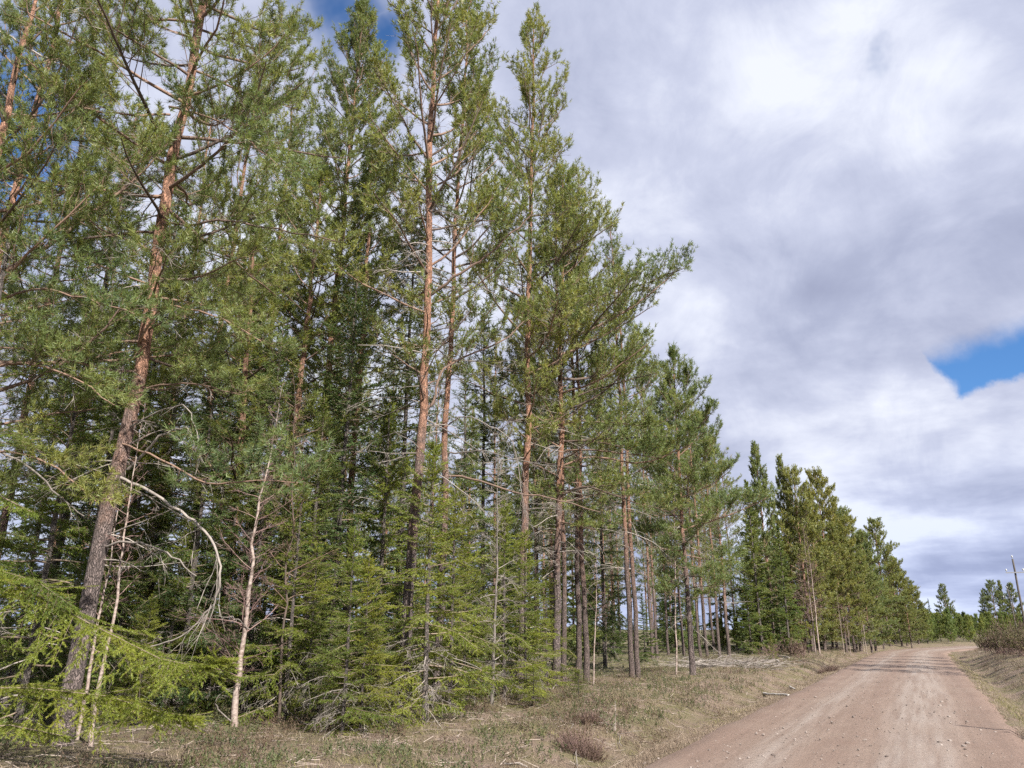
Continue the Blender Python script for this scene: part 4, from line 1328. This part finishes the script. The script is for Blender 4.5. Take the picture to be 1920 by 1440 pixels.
rq = np.random.default_rng(15)
for k in range(46):
    tq = rq.uniform(40, 100); sq = HALF + rq.uniform(5.0, 10.5)
    x, y = road_point(np.array([tq]), np.array([sq])); x, y = float(x[0]), float(y[0])
    hh = rq.uniform(1.2, 4.2)
    if rq.random() < 0.45:
        plant('spruce_tree', far_spr[k % 2], x, y, rq.uniform(0, 6.28), 'small spruce in the thicket at the foot of the far row', 'spruce tree', 'thicket spruces at the foot of the far row', (hh / 12 * 1.6,) * 2 + (hh / 12,))
    else:
        plant('young_pine', young_kits[k % 2], x, y, rq.uniform(0, 6.28), 'young pine in the thicket at the foot of the far row', 'pine tree', 'thicket pines at the foot of the far row', hh / 4.0)
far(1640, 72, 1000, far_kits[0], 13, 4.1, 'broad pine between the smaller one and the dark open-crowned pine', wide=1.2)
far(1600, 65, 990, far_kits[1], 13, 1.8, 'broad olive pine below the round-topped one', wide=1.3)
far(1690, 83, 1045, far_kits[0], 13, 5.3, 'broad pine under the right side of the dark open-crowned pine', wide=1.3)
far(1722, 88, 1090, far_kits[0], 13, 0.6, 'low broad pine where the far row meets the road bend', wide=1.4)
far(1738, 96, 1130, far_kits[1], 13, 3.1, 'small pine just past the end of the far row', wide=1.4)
# birches by the roadside in front of the far row
for k, (px, Y, top, lab) in enumerate(((1527, 53.5, 985, 'white birch, left one of the twin stems by the road'), (1534, 53.3, 1000, 'white birch, right one of the twin stems by the road'),
                                       (1514, 54, 1040, 'dark thin birch left of the twin birches'), (1580, 58, 1085, 'thin grey birch right of the twin birches'),
                                       (1622, 64, 1070, 'pale birch farthest along the verge'), (1618, 65, 1100, 'small birch beside the farthest pale one'), (1592, 60, 1110, 'small bare birch among the young trees'))):
    far(px, Y, top, birch_far[k % 2], 10, k * 2.1, lab, 'birch_tree', 'birch tree', 'bare birches', 1.15 if k < 2 else 0.8)

# young plantation beyond the bend
rs = np.random.default_rng(9)
k = 0; pl = []
for it in range(6000):
    px = rs.uniform(1640, 1990); Y = rs.uniform(88, 175)
    x = at(px, 1200, Y)[0]
    t_, s_ = road_coords(x, Y)
    if abs(s_[0]) < HALF + 3.5: continue
    if s_[0] < 0 and Y < 110: continue
    if pl and min((x - a) ** 2 + (Y - b) ** 2 for a, b in pl) < 1.9 ** 2: continue
    hh = rs.uniform(2.6, 4.6) + 0.010 * (Y - 90)
    hh = cap_height(x, Y, 1.0, hh) * rs.uniform(0.75, 1.05)
    pl.append((x, Y)); k += 1
    plant('young_pine', young_kits[k % 2], x, Y, rs.uniform(0, 6.28), 'young bright green pine in the plantation beyond the bend', 'pine tree', 'young pines of the plantation', hh / 4.0)
    if k >= 170: break
# the wood behind the poles, and the trees right of the frame that shade the road
for k, (px, Y, top, w_, lab) in enumerate(((1858, 128, 1108, 1.0, 'loose pine at the left end of the group behind the poles'), (1876, 122, 1092, 1.0, 'dark tall pine in the group behind the poles'),
                                           (1893, 126, 1090, 1.0, 'dark pine close behind the nearest pole'), (1912, 124, 1094, 1.1, 'pine at the right edge behind the poles'))):
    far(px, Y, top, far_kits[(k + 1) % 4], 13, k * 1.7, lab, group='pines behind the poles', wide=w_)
for k, (t_, s_, hh) in enumerate(((22, -9.0, 13.0), (25, -10.5, 14.0), (27.5, -8.8, 12.5), (31, -11, 14), (35, -12.5, 13), (40, -13.5, 13))):
    x, y = road_point(np.array([float(t_)]), np.array([float(s_)])); x, y = float(x[0]), float(y[0])
    plant('pine_tree', mid_kits[k % 4], x, y, k * 2.0, ('nearest', 'second', 'third', 'fourth', 'fifth', 'farthest')[k] + ' of the pines beside the road that throw shadows across the gravel', 'pine tree', 'pines shading the road from the right', (0.8, 0.8, hh / 17))

# ------------------------------------------------------------------ utility poles
def utility_pole(x, y, H, rz, lean, label, r=0.105, arm=1.5):
    o = empty('utility_pole', (x, y, gz(x, y) - 0.05), rz, label, 'utility pole', 'wooden poles right of the road', tilt=lean)
    rng = np.random.default_rng(int(abs(x * 10)))
    z = np.linspace(0, H, 9)
    P = np.stack([0.01 * rng.normal(size=9), 0.01 * rng.normal(size=9), z], 1)
    V, F = poly_tube(P, np.linspace(r, r * 0.72, 9), 12, 0.01, rng)
    n = len(V); V = np.vstack([V, P[-1] + [0, 0, 0.04]])
    cap = np.array([[n - 12 + i, n - 12 + (i + 1) % 12, n] for i in range(12)])
    link('pole', mesh_np('pole', V, [F, cap], M['pole'], smooth=True), o)

    def box(name, c, d, mat):
        c = np.array(c); d = np.array(d) / 2
        V = np.array([[sx, sy, sz] for sx in (-1, 1) for sy in (-1, 1) for sz in (-1, 1)]) * d + c
        F = np.array([[0, 1, 3, 2], [4, 6, 7, 5], [0, 4, 5, 1], [2, 3, 7, 6], [0, 2, 6, 4], [1, 5, 7, 3]])
        return link(name, mesh_np(name, V, F, M[mat]), o)
    box('crossarm', (0, -r * 0.9 - 0.04, H - 1.25), (arm, 0.08, 0.10), 'steel')

    def insulator(x_, y_, z_):
        prof = [(0.012, 0), (0.012, 0.10), (0.055, 0.10), (0.075, 0.13), (0.06, 0.17), (0.075, 0.20), (0.055, 0.27), (0.02, 0.31), (0.001, 0.315)]
        k = 10; an = np.arange(k) * 2 * math.pi / k
        V = np.array([[x_ + rr * math.cos(a), y_ + rr * math.sin(a), z_ + zz_] for rr, zz_ in prof for a in an])
        F = np.array([[i * k + j, i * k + (j + 1) % k, (i + 1) * k + (j + 1) % k, (i + 1) * k + j] for i in range(len(prof) - 1) for j in range(k)])
        link('insulator', mesh_np('insulator', V, F, M['porcelain'], smooth=True), o)
    insulator(-arm / 2 + 0.08, -r * 0.9 - 0.04, H - 1.20)
    insulator(arm / 2 - 0.08, -r * 0.9 - 0.04, H - 1.20)
    insulator(0, 0, H + 0.03)
    return o


q = at(1898, 1047, 74.0)
p1 = utility_pole(q[0], 74.0, q[2] - gz(q[0], 74.0), R(-30), (0, 0), 'nearest wooden utility pole at the right edge, tallest in view')
q = at(1893, 1103, 112.0)
p2 = utility_pole(q[0], 112.0, q[2] - gz(q[0], 112.0), R(-45), (0, R(-2.5)), 'second utility pole, half hidden behind the nearest one')
q = at(1880, 1137, 150.0)
p3 = utility_pole(q[0], 150.0, q[2] - gz(q[0], 150.0), R(-60), (0, R(-2.5)), 'small far utility pole left of the other two')
x, y = 15.3, 6.1
utility_pole(x, y, 8.6, R(-25), (0, 0), 'utility pole right of the picture whose shadow tip crosses the near road', 0.08)

# ------------------------------------------------------------------ low growth
def in_view(x, y, m=170):
    f = y * CT - CAM_H * ST
    px = 960 + FPX * x / np.maximum(f, 0.1)
    return (px > -m) & (px < 1920 + m) & (y > 8.5)


def scatter(n, t0, t1, s0, s1, rng, near=12.0, falloff=1.0):
    """points in road coordinates, thinned with distance, inside the view"""
    t = rng.uniform(t0, t1, n); s = rng.uniform(s0, s1, n)
    x, y = road_point(t, s)
    d = np.hypot(x, y)
    keep = in_view(x, y) & (rng.random(n) < np.minimum(1, (near / d) ** falloff))
    return x[keep], y[keep]


def blades(x, y, rng, nb, hgt, wid, lay=0.6, jit=0.06):
    """grass: each blade a bent strip of three triangles"""
    K = len(x)
    z = ground_z(x, y)
    base = np.stack([x, y, z], 1)[:, None, :] + np.concatenate([rng.normal(size=(K, nb, 2)) * jit, np.full((K, nb, 1), -0.01)], 2)
    az = rng.random((K, nb)) * 2 * math.pi
    h_ = hgt * (0.5 + rng.random((K, nb))) * (0.7 + 0.6 * rng.random((K, 1)))
    ln = lay * (0.3 + rng.random((K, nb)))
    dirh = np.stack([np.cos(az), np.sin(az), np.zeros_like(az)], 2)
    sidev = np.stack([-np.sin(az), np.cos(az), np.zeros_like(az)], 2) * (wid * 0.5)
    m = base + dirh * (h_ * ln * 0.45)[..., None] + UP * (h_ * 0.65)[..., None]
    e = base + dirh * (h_ * ln * 1.2)[..., None] + UP * (h_ * (0.95 - 0.45 * np.minimum(ln, 1)))[..., None]
    V = np.stack([base - sidev, base + sidev, m - sidev * 0.5, m + sidev * 0.5, e], 2).reshape(-1, 3)
    b = (np.arange(K * nb) * 5)[:, None]
    F = np.concatenate([b + [[0, 1, 3]], b + [[2, 3, 4]]], 1).reshape(-1, 3)
    tint = np.repeat((rng.random((K, 1)) * 0.6 + 0.4 * rng.random((K, nb))).ravel(), 2)
    return V, F, tint


def patchy(x, y, f, lo, seed):
    return vnoise(x * f + seed, y * f - seed) > lo


rs = np.random.default_rng(21)
B = Bag()
x, y = scatter(26000, -8, 70, HALF - 0.02, HALF + 6.5, rs, 14, 1.1)
k_ = patchy(x, y, 0.7, -0.30, 3)
B.add(*blades(x[k_], y[k_], rs, 5, 0.085, 0.009, 2.2, 0.12))
x, y = scatter(9000, -8, 60, HALF - 0.08, HALF + 0.7, rs, 14, 1.0)
B.add(*blades(x, y, rs, 6, 0.07, 0.008, 2.0, 0.08))
x, y = scatter(17000, -10, 70, -HALF - 8.5, -HALF + 0.02, rs, 20, 1.0)
k_ = patchy(x, y, 0.6, -0.32, 8)
B.add(*blades(x[k_], y[k_], rs, 6, 0.12, 0.010, 2.0, 0.09))
o = link('dry_grass', B.mesh('dry_grass', M['straw']))
tag(o, 'pale straw-coloured dead grass lying on both verges', 'grass', kind='stuff')
B = Bag()
x, y = scatter(16000, -8, 60, HALF + 0.3, HALF + 7, rs, 14, 1.1)
k_ = patchy(x, y, 0.5, -0.02, 20)
B.add(*blades(x[k_], y[k_], rs, 5, 0.08, 0.009, 1.6, 0.10))
x, y = scatter(900, -8, 60, -HALF - 0.8, -HALF - 0.3, rs, 20, 1.0)
B.add(*blades(x, y, rs, 5, 0.12, 0.010, 1.1))
o = link('green_grass', B.mesh('green_grass', M['grass']))
tag(o, 'patches of fresh yellow-green grass and moss on the verge', 'grass', kind='stuff')


def dwarf(x, y, rng, hgt, n_st, leaf, n_leaf):
    """low heath plants: stems and small leaf faces"""
    K = len(x); z = ground_z(x, y)
    b0 = np.stack([x, y, z - 0.01], 1)
    st0 = np.repeat(b0, n_st, 0) + np.concatenate([rng.normal(size=(K * n_st, 2)) * 0.05, np.zeros((K * n_st, 1))], 1)
    d = unit(np.concatenate([rng.normal(size=(K * n_st, 2)) * 0.5, np.ones((K * n_st, 1))], 1))
    hh = hgt * rng.uniform(0.5, 1.3, K * n_st)
    tn = np.repeat(np.repeat(rng.random(K), n_st), 1)
    V, F, ti = tufts(st0 + d * (hh * 0.15)[:, None], d, hh * 0.85, n_leaf, leaf[0], leaf[1], 1.0, rng, tn)
    return V, F, ti


B = Bag()
x, y = scatter(19000, -12, 55, HALF + 1.4, HALF + 12, rs, 14, 1.2)
k_ = patchy(x, y, 0.9, -0.06, 40)
B.add(*dwarf(x[k_], y[k_], rs, 0.16, 3, (0.028, 0.020), 8))
o = link('lingonberry_carpet', B.mesh('lingonberry_carpet', M['berry']))
tag(o, 'low dark green berry shrubs carpeting the forest edge', 'ground cover', kind='stuff')
B = Bag()
x, y = scatter(9000, -8, 65, HALF + 0.7, HALF + 7, rs, 16, 1.1)
k_ = patchy(x, y, 1.1, 0.05, 60)
B.add(*dwarf(x[k_], y[k_], rs, 0.24, 4, (0.036, 0.013), 7))
x, y = scatter(7000, -4, 75, -HALF - 9, -HALF - 1.2, rs, 25, 1.0)
k_ = patchy(x, y, 0.6, 0.05, 90)
B.add(*dwarf(x[k_], y[k_], rs, 0.26, 4, (0.035, 0.014), 8))
o = link('heather_patches', B.mesh('heather_patches', M['heath']))
tag(o, 'brown heather in rough patches on the verges', 'ground cover', kind='stuff')

# one dark heather cushion that stands out on the near verge
def cushion(px, py, rad, hgt, label, mat='heath', seed=1):
    rng = np.random.default_rng(seed)
    cx, cy = foot(px, py)
    n = 420
    a = rng.random(n) * 6.283; r_ = np.sqrt(rng.random(n)) * rad * (0.75 + 0.5 * vnoise(a * 1.3 + seed, a * 0 + 3.0) + 0.3 * rng.random(n))
    xs, ys = cx + r_ * np.cos(a), cy + r_ * np.sin(a) * 0.8
    zs = ground_z(xs, ys)
    d = unit(np.stack([np.cos(a) * r_ / rad * 0.7, np.sin(a) * r_ / rad * 0.7, np.ones(n)], 1) + rng.normal(size=(n, 3)) * 0.30)
    lob = 0.75 + 0.5 * vnoise(a * 1.6 + seed, r_ * 9 / rad + seed)
    hh = hgt * (1.1 - 0.6 * (r_ / rad) ** 2) * rng.uniform(0.25, 1.2, n) * (0.6 + 0.8 * lob)
    P0 = np.stack([xs, ys, zs - 0.02], 1) - np.array([cx, cy, gz(cx, cy)])
    o = empty('heather_bush', (cx, cy, gz(cx, cy)), 0, label, 'bush', 'heather bushes')
    V, F = seg_tubes(P0, P0 + d * hh[:, None], np.full(n, 0.003), np.full(n, 0.0015), 3)
    link('stems', mesh_np('stems', V, F, M['twig_birch'], attrs={'tint': np.full(len(F), 0.4)}), o)
    V, F, ti = tufts(P0 + d * (hh * 0.3)[:, None], d, hh * 0.75, 10, 0.035, 0.008, 0.8, rng)
    link('foliage', mesh_np('foliage', V, F, M[mat], attrs={'tint': ti}), o)


cushion(1090, 1392, 0.34, 0.28, 'round reddish-brown heather bush on the near verge', seed=4)
cushion(1105, 1360, 0.22, 0.20, 'smaller brown heather bush behind the round one', seed=5)
cushion(1552, 1252, 0.45, 0.30, 'brown heather tussock on the verge opposite the twin birches', seed=6)

# fallen twigs and needles
rs = np.random.default_rng(31)
B = Bag()
x, y = scatter(9000, -10, 45, HALF + 0.5, HALF + 11, rs, 12, 1.2)
K = len(x); a = rs.random(K) * 6.283; l = rs.uniform(0.05, 0.45, K) ** 1.0
P0 = np.stack([x, y, ground_z(x, y) + 0.015], 1)
x1, y1 = x + np.cos(a) * l, y + np.sin(a) * l
P1 = np.stack([x1, y1, ground_z(x1, y1) + rs.uniform(0.01, 0.07, K)], 1)
V, F = seg_tubes(P0, P1, rs.uniform(0.003, 0.007, K), rs.uniform(0.002, 0.004, K), 3)
B.add(V, F, np.repeat(rs.random(K), 3))
o = link('fallen_twigs', B.mesh('fallen_twigs', M['litter']))
tag(o, 'scattered fallen twigs over the verge and forest edge', 'twigs', kind='stuff')

# single fallen branches and birch logs one can point to
def log(name, pix, r0, r1, label, mat, seed, cat='log', group='fallen branches on the verge', lift=0.03, twigs=0, k=8, wob=0.02):
    rng = np.random.default_rng(seed)
    P = [np.array(foot(*p_)) for p_ in pix]
    Q = []
    for a_, b_ in zip(P[:-1], P[1:]):
        for f in np.linspace(0, 1, 5)[:-1]: Q.append(a_ * (1 - f) + b_ * f)
    Q.append(P[-1]); Q = np.array(Q)
    z = ground_z(Q[:, 0], Q[:, 1])
    z = np.convolve(np.pad(z, 2, mode='edge'), np.ones(5) / 5, 'valid')
    rad = np.linspace(r0, r1, len(Q))
    Q3 = np.stack([Q[:, 0], Q[:, 1], z + rad * 0.7 + lift], 1)
    Q3[1:-1] += rng.normal(size=(len(Q3) - 2, 3)) * wob
    base = Q3[0].copy()
    o = empty(name, base, 0, label, cat, group)
    V, F = poly_tube(Q3 - base, rad, k, 0.04, rng)
    link('stem', mesh_np('stem', V, F, M[mat], attrs={'tint': np.full(len(F), 0.6)}, smooth=True), o)
    if r0 > 0.03:
        for idx, nm in ((0, 'cut_end'), (len(Q3) - 1, 'cut_end')):
            ring = V[idx * k:(idx + 1) * k]
            c = ring.mean(0)
            dirv = unit(Q3[0] - Q3[1] if idx == 0 else Q3[-1] - Q3[-2]) * 0.004
            W = np.vstack([ring + dirv, c + dirv])
            link(nm, mesh_np(nm, W, np.array([[j, (j + 1) % k, k] for j in range(k)]), M['cutwood' if mat == 'limb' else mat], attrs={'tint': np.full(k, 0.5)}), o)
    if twigs:
        A = Acc(seed)
        for j in range(twigs):
            q_, d_ = along(Q3 - base, rng.uniform(0.2, 0.97))
            d2 = unit(d_ + rng.normal(size=3) * 0.7 + UP * 0.2)
            S = curve(q_, d2, rng.uniform(0.2, 0.6), 3, -0.2, 0.2, rng)
            for i_ in range(3): A.stick(S[i_], S[i_ + 1], 0.005)
        link('side_twigs', A.wood('side_twigs', M[mat if mat != 'birch' else 'twig_birch'], 4), o)
    return o


log('birch_log', [(1430, 1287), (1450, 1292), (1478, 1298)], 0.038, 0.03, 'white fallen birch log beside the gravel edge', 'birch_log', 1)
log('birch_log', [(1480, 1277), (1490, 1286)], 0.03, 0.02, 'short white birch stick just above the fallen log', 'birch_log', 2)
log('fallen_branch', [(1040, 1352), (1068, 1368), (1078, 1392), (1086, 1418), (1078, 1436)], 0.008, 0.005, 'pale crooked fallen branch on the near verge', 'dead', 3, 'branch', twigs=3)
log('fallen_branch', [(1110, 1348), (1150, 1362), (1165, 1378)], 0.009, 0.005, 'pale thin fallen branch right of the heather bush', 'dead', 4, 'branch', twigs=4)
log('fallen_branch', [(945, 1428), (985, 1422), (1010, 1430)], 0.009, 0.005, 'short grey stick on the near verge', 'dead', 5, 'branch', twigs=2)
log('fallen_branch', [(1030, 1310), (1050, 1302), (1078, 1288)], 0.016, 0.009, 'pale branch lying at the foot of the wide pine', 'dead', 6, 'branch', twigs=3)
log('fallen_log', [(1443, 1246), (1456, 1242), (1464, 1248)], 0.06, 0.05, 'pale snapped pole on the slash beside the far wood', 'dead', 7)
log('fallen_log', [(1460, 1236), (1480, 1240)], 0.06, 0.05, 'straight pale pole lying on the bank by the small spruce', 'dead', 8)
log('fallen_log', [(1282, 1258), (1300, 1252), (1330, 1250)], 0.05, 0.03, 'grey pole lying behind the bushy pine foot', 'dead', 9)
log('fallen_log', [(1062, 1276), (1078, 1270)], 0.07, 0.06, 'dark broken log behind the wide pine', 'limb', 10)
log('fallen_branch', [(700, 1330), (760, 1345), (830, 1330), (890, 1300)], 0.014, 0.006, 'thin arched dead branch under the young spruces', 'dead', 12, 'branch', lift=0.25, twigs=6)

# logging slash: a mass of grey sticks in the open stand
rs = np.random.default_rng(41)
K = 420
px_ = rs.uniform(1270, 1450, K); py_ = 1262 - np.abs(rs.normal(size=K)) * 9
py_ = np.clip(py_, 1236, 1275)
G = np.array([foot(a, b) for a, b in zip(px_, py_)])
a = rs.random(K) * 6.283; l = rs.uniform(0.3, 1.6, K)
P0 = np.stack([G[:, 0], G[:, 1], ground_z(G[:, 0], G[:, 1]) + rs.uniform(0.0, 0.12, K)], 1)
P1 = P0 + np.stack([np.cos(a) * l, np.sin(a) * l, rs.uniform(-0.06, 0.22, K) * l], 1)
V, F = seg_tubes(P0, P1, rs.uniform(0.005, 0.016, K), rs.uniform(0.003, 0.009, K), 4)
B = Bag(); B.add(V, F, np.repeat(rs.random(K), 4))
o = link('logging_slash', B.mesh('logging_slash', M['dead']))
tag(o, 'grey tangle of cut branches on the open stand floor', 'brushwood', kind='stuff')

# stones on the gravel
rs = np.random.default_rng(51)
ico = np.array([(0, 0, 1), (.894, 0, .447), (.276, .851, .447), (-.724, .526, .447), (-.724, -.526, .447), (.276, -.851, .447),
                (.724, .526, -.447), (-.276, .851, -.447), (-.894, 0, -.447), (-.276, -.851, -.447), (.724, -.526, -.447), (0, 0, -1)])
icf = np.array([(0, 1, 2), (0, 2, 3), (0, 3, 4), (0, 4, 5), (0, 5, 1), (1, 6, 2), (2, 7, 3), (3, 8, 4), (4, 9, 5), (5, 10, 1),
                (2, 6, 7), (3, 7, 8), (4, 8, 9), (5, 9, 10), (1, 10, 6), (7, 6, 11), (8, 7, 11), (9, 8, 11), (10, 9, 11), (6, 10, 11)])
def road_z(t, s):
    return 0.055 - 0.055 * (np.abs(s) / 2.35) ** 2
n = 5200
t_ = rs.uniform(-6, 45, n)
s_ = np.where(rs.random(n) < 0.62, rs.choice([-2.0, -0.95, 0.1, 1.05, 2.0], n) + rs.normal(size=n) * 0.28, rs.uniform(-2.4, 2.4, n))
x, y = road_point(t_, s_)
keep = in_view(x, y) & (np.abs(s_) < 2.5) & (rs.random(n) < np.minimum(1, (14 / np.hypot(x, y)) ** 1.3))
x, y, s_, t_ = x[keep], y[keep], s_[keep], t_[keep]
K = len(x)
sz = np.clip(0.004 + rs.gamma(1.5, 0.0042, K), 0.004, 0.035)
shape = sz[:, None] * rs.uniform(0.6, 1.25, (K, 3)) * np.array([1.1, 1.1, 0.7])
V = ico[None] * shape[:, None, :] * rs.uniform(0.8, 1.2, (K, 12, 1))
V = V + np.stack([x, y, road_z(t_, s_) + shape[:, 2] * 0.05], 1)[:, None, :]
F = (icf[None] + (np.arange(K) * 12)[:, None, None]).reshape(-1, 3)
B = Bag(); B.add(V.reshape(-1, 3), F, np.repeat(rs.random(K), 20))
o = link('loose_gravel', B.mesh('loose_gravel', M['stone']))
tag(o, 'small loose stones strewn between the wheel tracks', 'gravel', kind='stuff')
# bigger stones that can be told apart
for k, (px, py, s, lab) in enumerate(((1782, 1389, 0.035, 'flat pale stone, left one in the row on the near road'), (1814, 1394, 0.038, 'pale stone at the end of the shadow tip on the near road'),
                                      (1808, 1399, 0.035, 'small stone just left of the shadow tip'), (1766, 1316, 0.04, 'pale stone near the right road edge, topmost of two'),
                                      (1763, 1323, 0.04, 'pale stone near the right road edge, lower of two'), (1779, 1344, 0.035, 'pale stone beside the right wheel track'),
                                      (1765, 1398, 0.03, 'lone pale stone between track and right edge'), (1529, 1307, 0.035, 'pale stone near the left road edge'), (1648, 1303, 0.035, 'stone in the middle of the road'))):
    d = ray(px, py); g_ = np.array([0, 0, CAM_H]) + d * ((0.03 - CAM_H) / d[2])
    rk = np.random.default_rng(600 + k)
    V = ico * rk.uniform(0.75, 1.2, (12, 1)) * s * np.array([1.2, 1.0, 0.65])
    st_o = link('stone', mesh_np('stone', V, icf, M['stone'], attrs={'tint': np.full(20, 0.9)}))
    st_o.location = (g_[0], g_[1], 0.03 + s * 0.12); st_o.rotation_euler = (0, 0, k * 1.1)
    tag(st_o, lab, 'stone', 'larger stones on the road')

# ------------------------------------------------------------------ shrubs on the right bank
def shrub(x, y, rad, hgt, n, label, leaf='shrub', seed=1, leaves=True, name='bush', cat='bush', group='bushes on the right bank'):
    A = Acc(seed); rng = A.rng
    for k in range(n):
        a = rng.random() * 6.283
        d = unit(np.array([math.cos(a) * 0.55, math.sin(a) * 0.55, 1.0]) + rng.normal(size=3) * 0.15)
        q_ = np.array([rng.normal() * rad * 0.3, rng.normal() * rad * 0.3, -0.03])
        L = hgt * rng.uniform(0.6, 1.15)
        P = curve(q_, d, L, 5, 0.2, 0.08, rng)
        A.limbs.append((P, 0.010, 0.003))
        for j in range(9):
            q2, dd = along(P, rng.uniform(0.25, 0.98))
            d2 = unit(dd + rng.normal(size=3) * 0.5)
            l = L * rng.uniform(0.12, 0.35)
            A.stick(q2, q2 + d2 * l, 0.004)
            if leaves: A.shoot(q2 + d2 * l * 0.3, d2, l * 0.8, rng.random())
    o = empty(name, (x, y, gz(x, y)), 0, label, cat, group)
    link('stems', A.wood('stems', M['twig_birch'], 4), o)
    if leaves: link('foliage', A.needles('foliage', M[leaf], 9, 0.07, 0.03, 0.9), o)
    return o


for k, (px, Y, rad, hgt, n, leaf, lab) in enumerate(((1893, 46, 1.1, 1.6, 60, 'shrub', 'tall brown-green bush on the right bank below the poles'), (1918, 42, 1.0, 1.4, 55, 'shrub', 'bush at the right edge of the picture on the bank'),
                                                  (1868, 50, 0.9, 1.2, 50, 'heath', 'reddish-brown bush, left one on the right bank'), (1850, 56, 0.8, 0.9, 40, 'shrub', 'low bush where the road disappears'),
                                                  (1908, 50, 1.1, 1.7, 50, 'heath', 'brown bush behind the tall brown-green one'))):
    shrub(at(px, 1200, Y)[0], Y, rad, hgt, n, lab, leaf, 70 + k)
for k, (px, Y) in enumerate(((1440, 44), (1500, 49), (1488, 47))):
    x = at(px, 1200, Y)[0]
    shrub(x, Y, 0.7, 1.0, 26, ('dry bare bush at the slash, left of the roadside spruce', 'dry bare bush left of the twin birches', 'rusty bush between slash and twin birches')[k], seed=90 + k, leaves=(k == 2), leaf='heath', group='dry bushes at the slash')
x, y = foot(1450, 1243)
plant('spruce_tree', sp_kits[1], x, y, 0.5, 'knee-high roadside spruce on the slash', 'spruce tree', SF, 0.25)
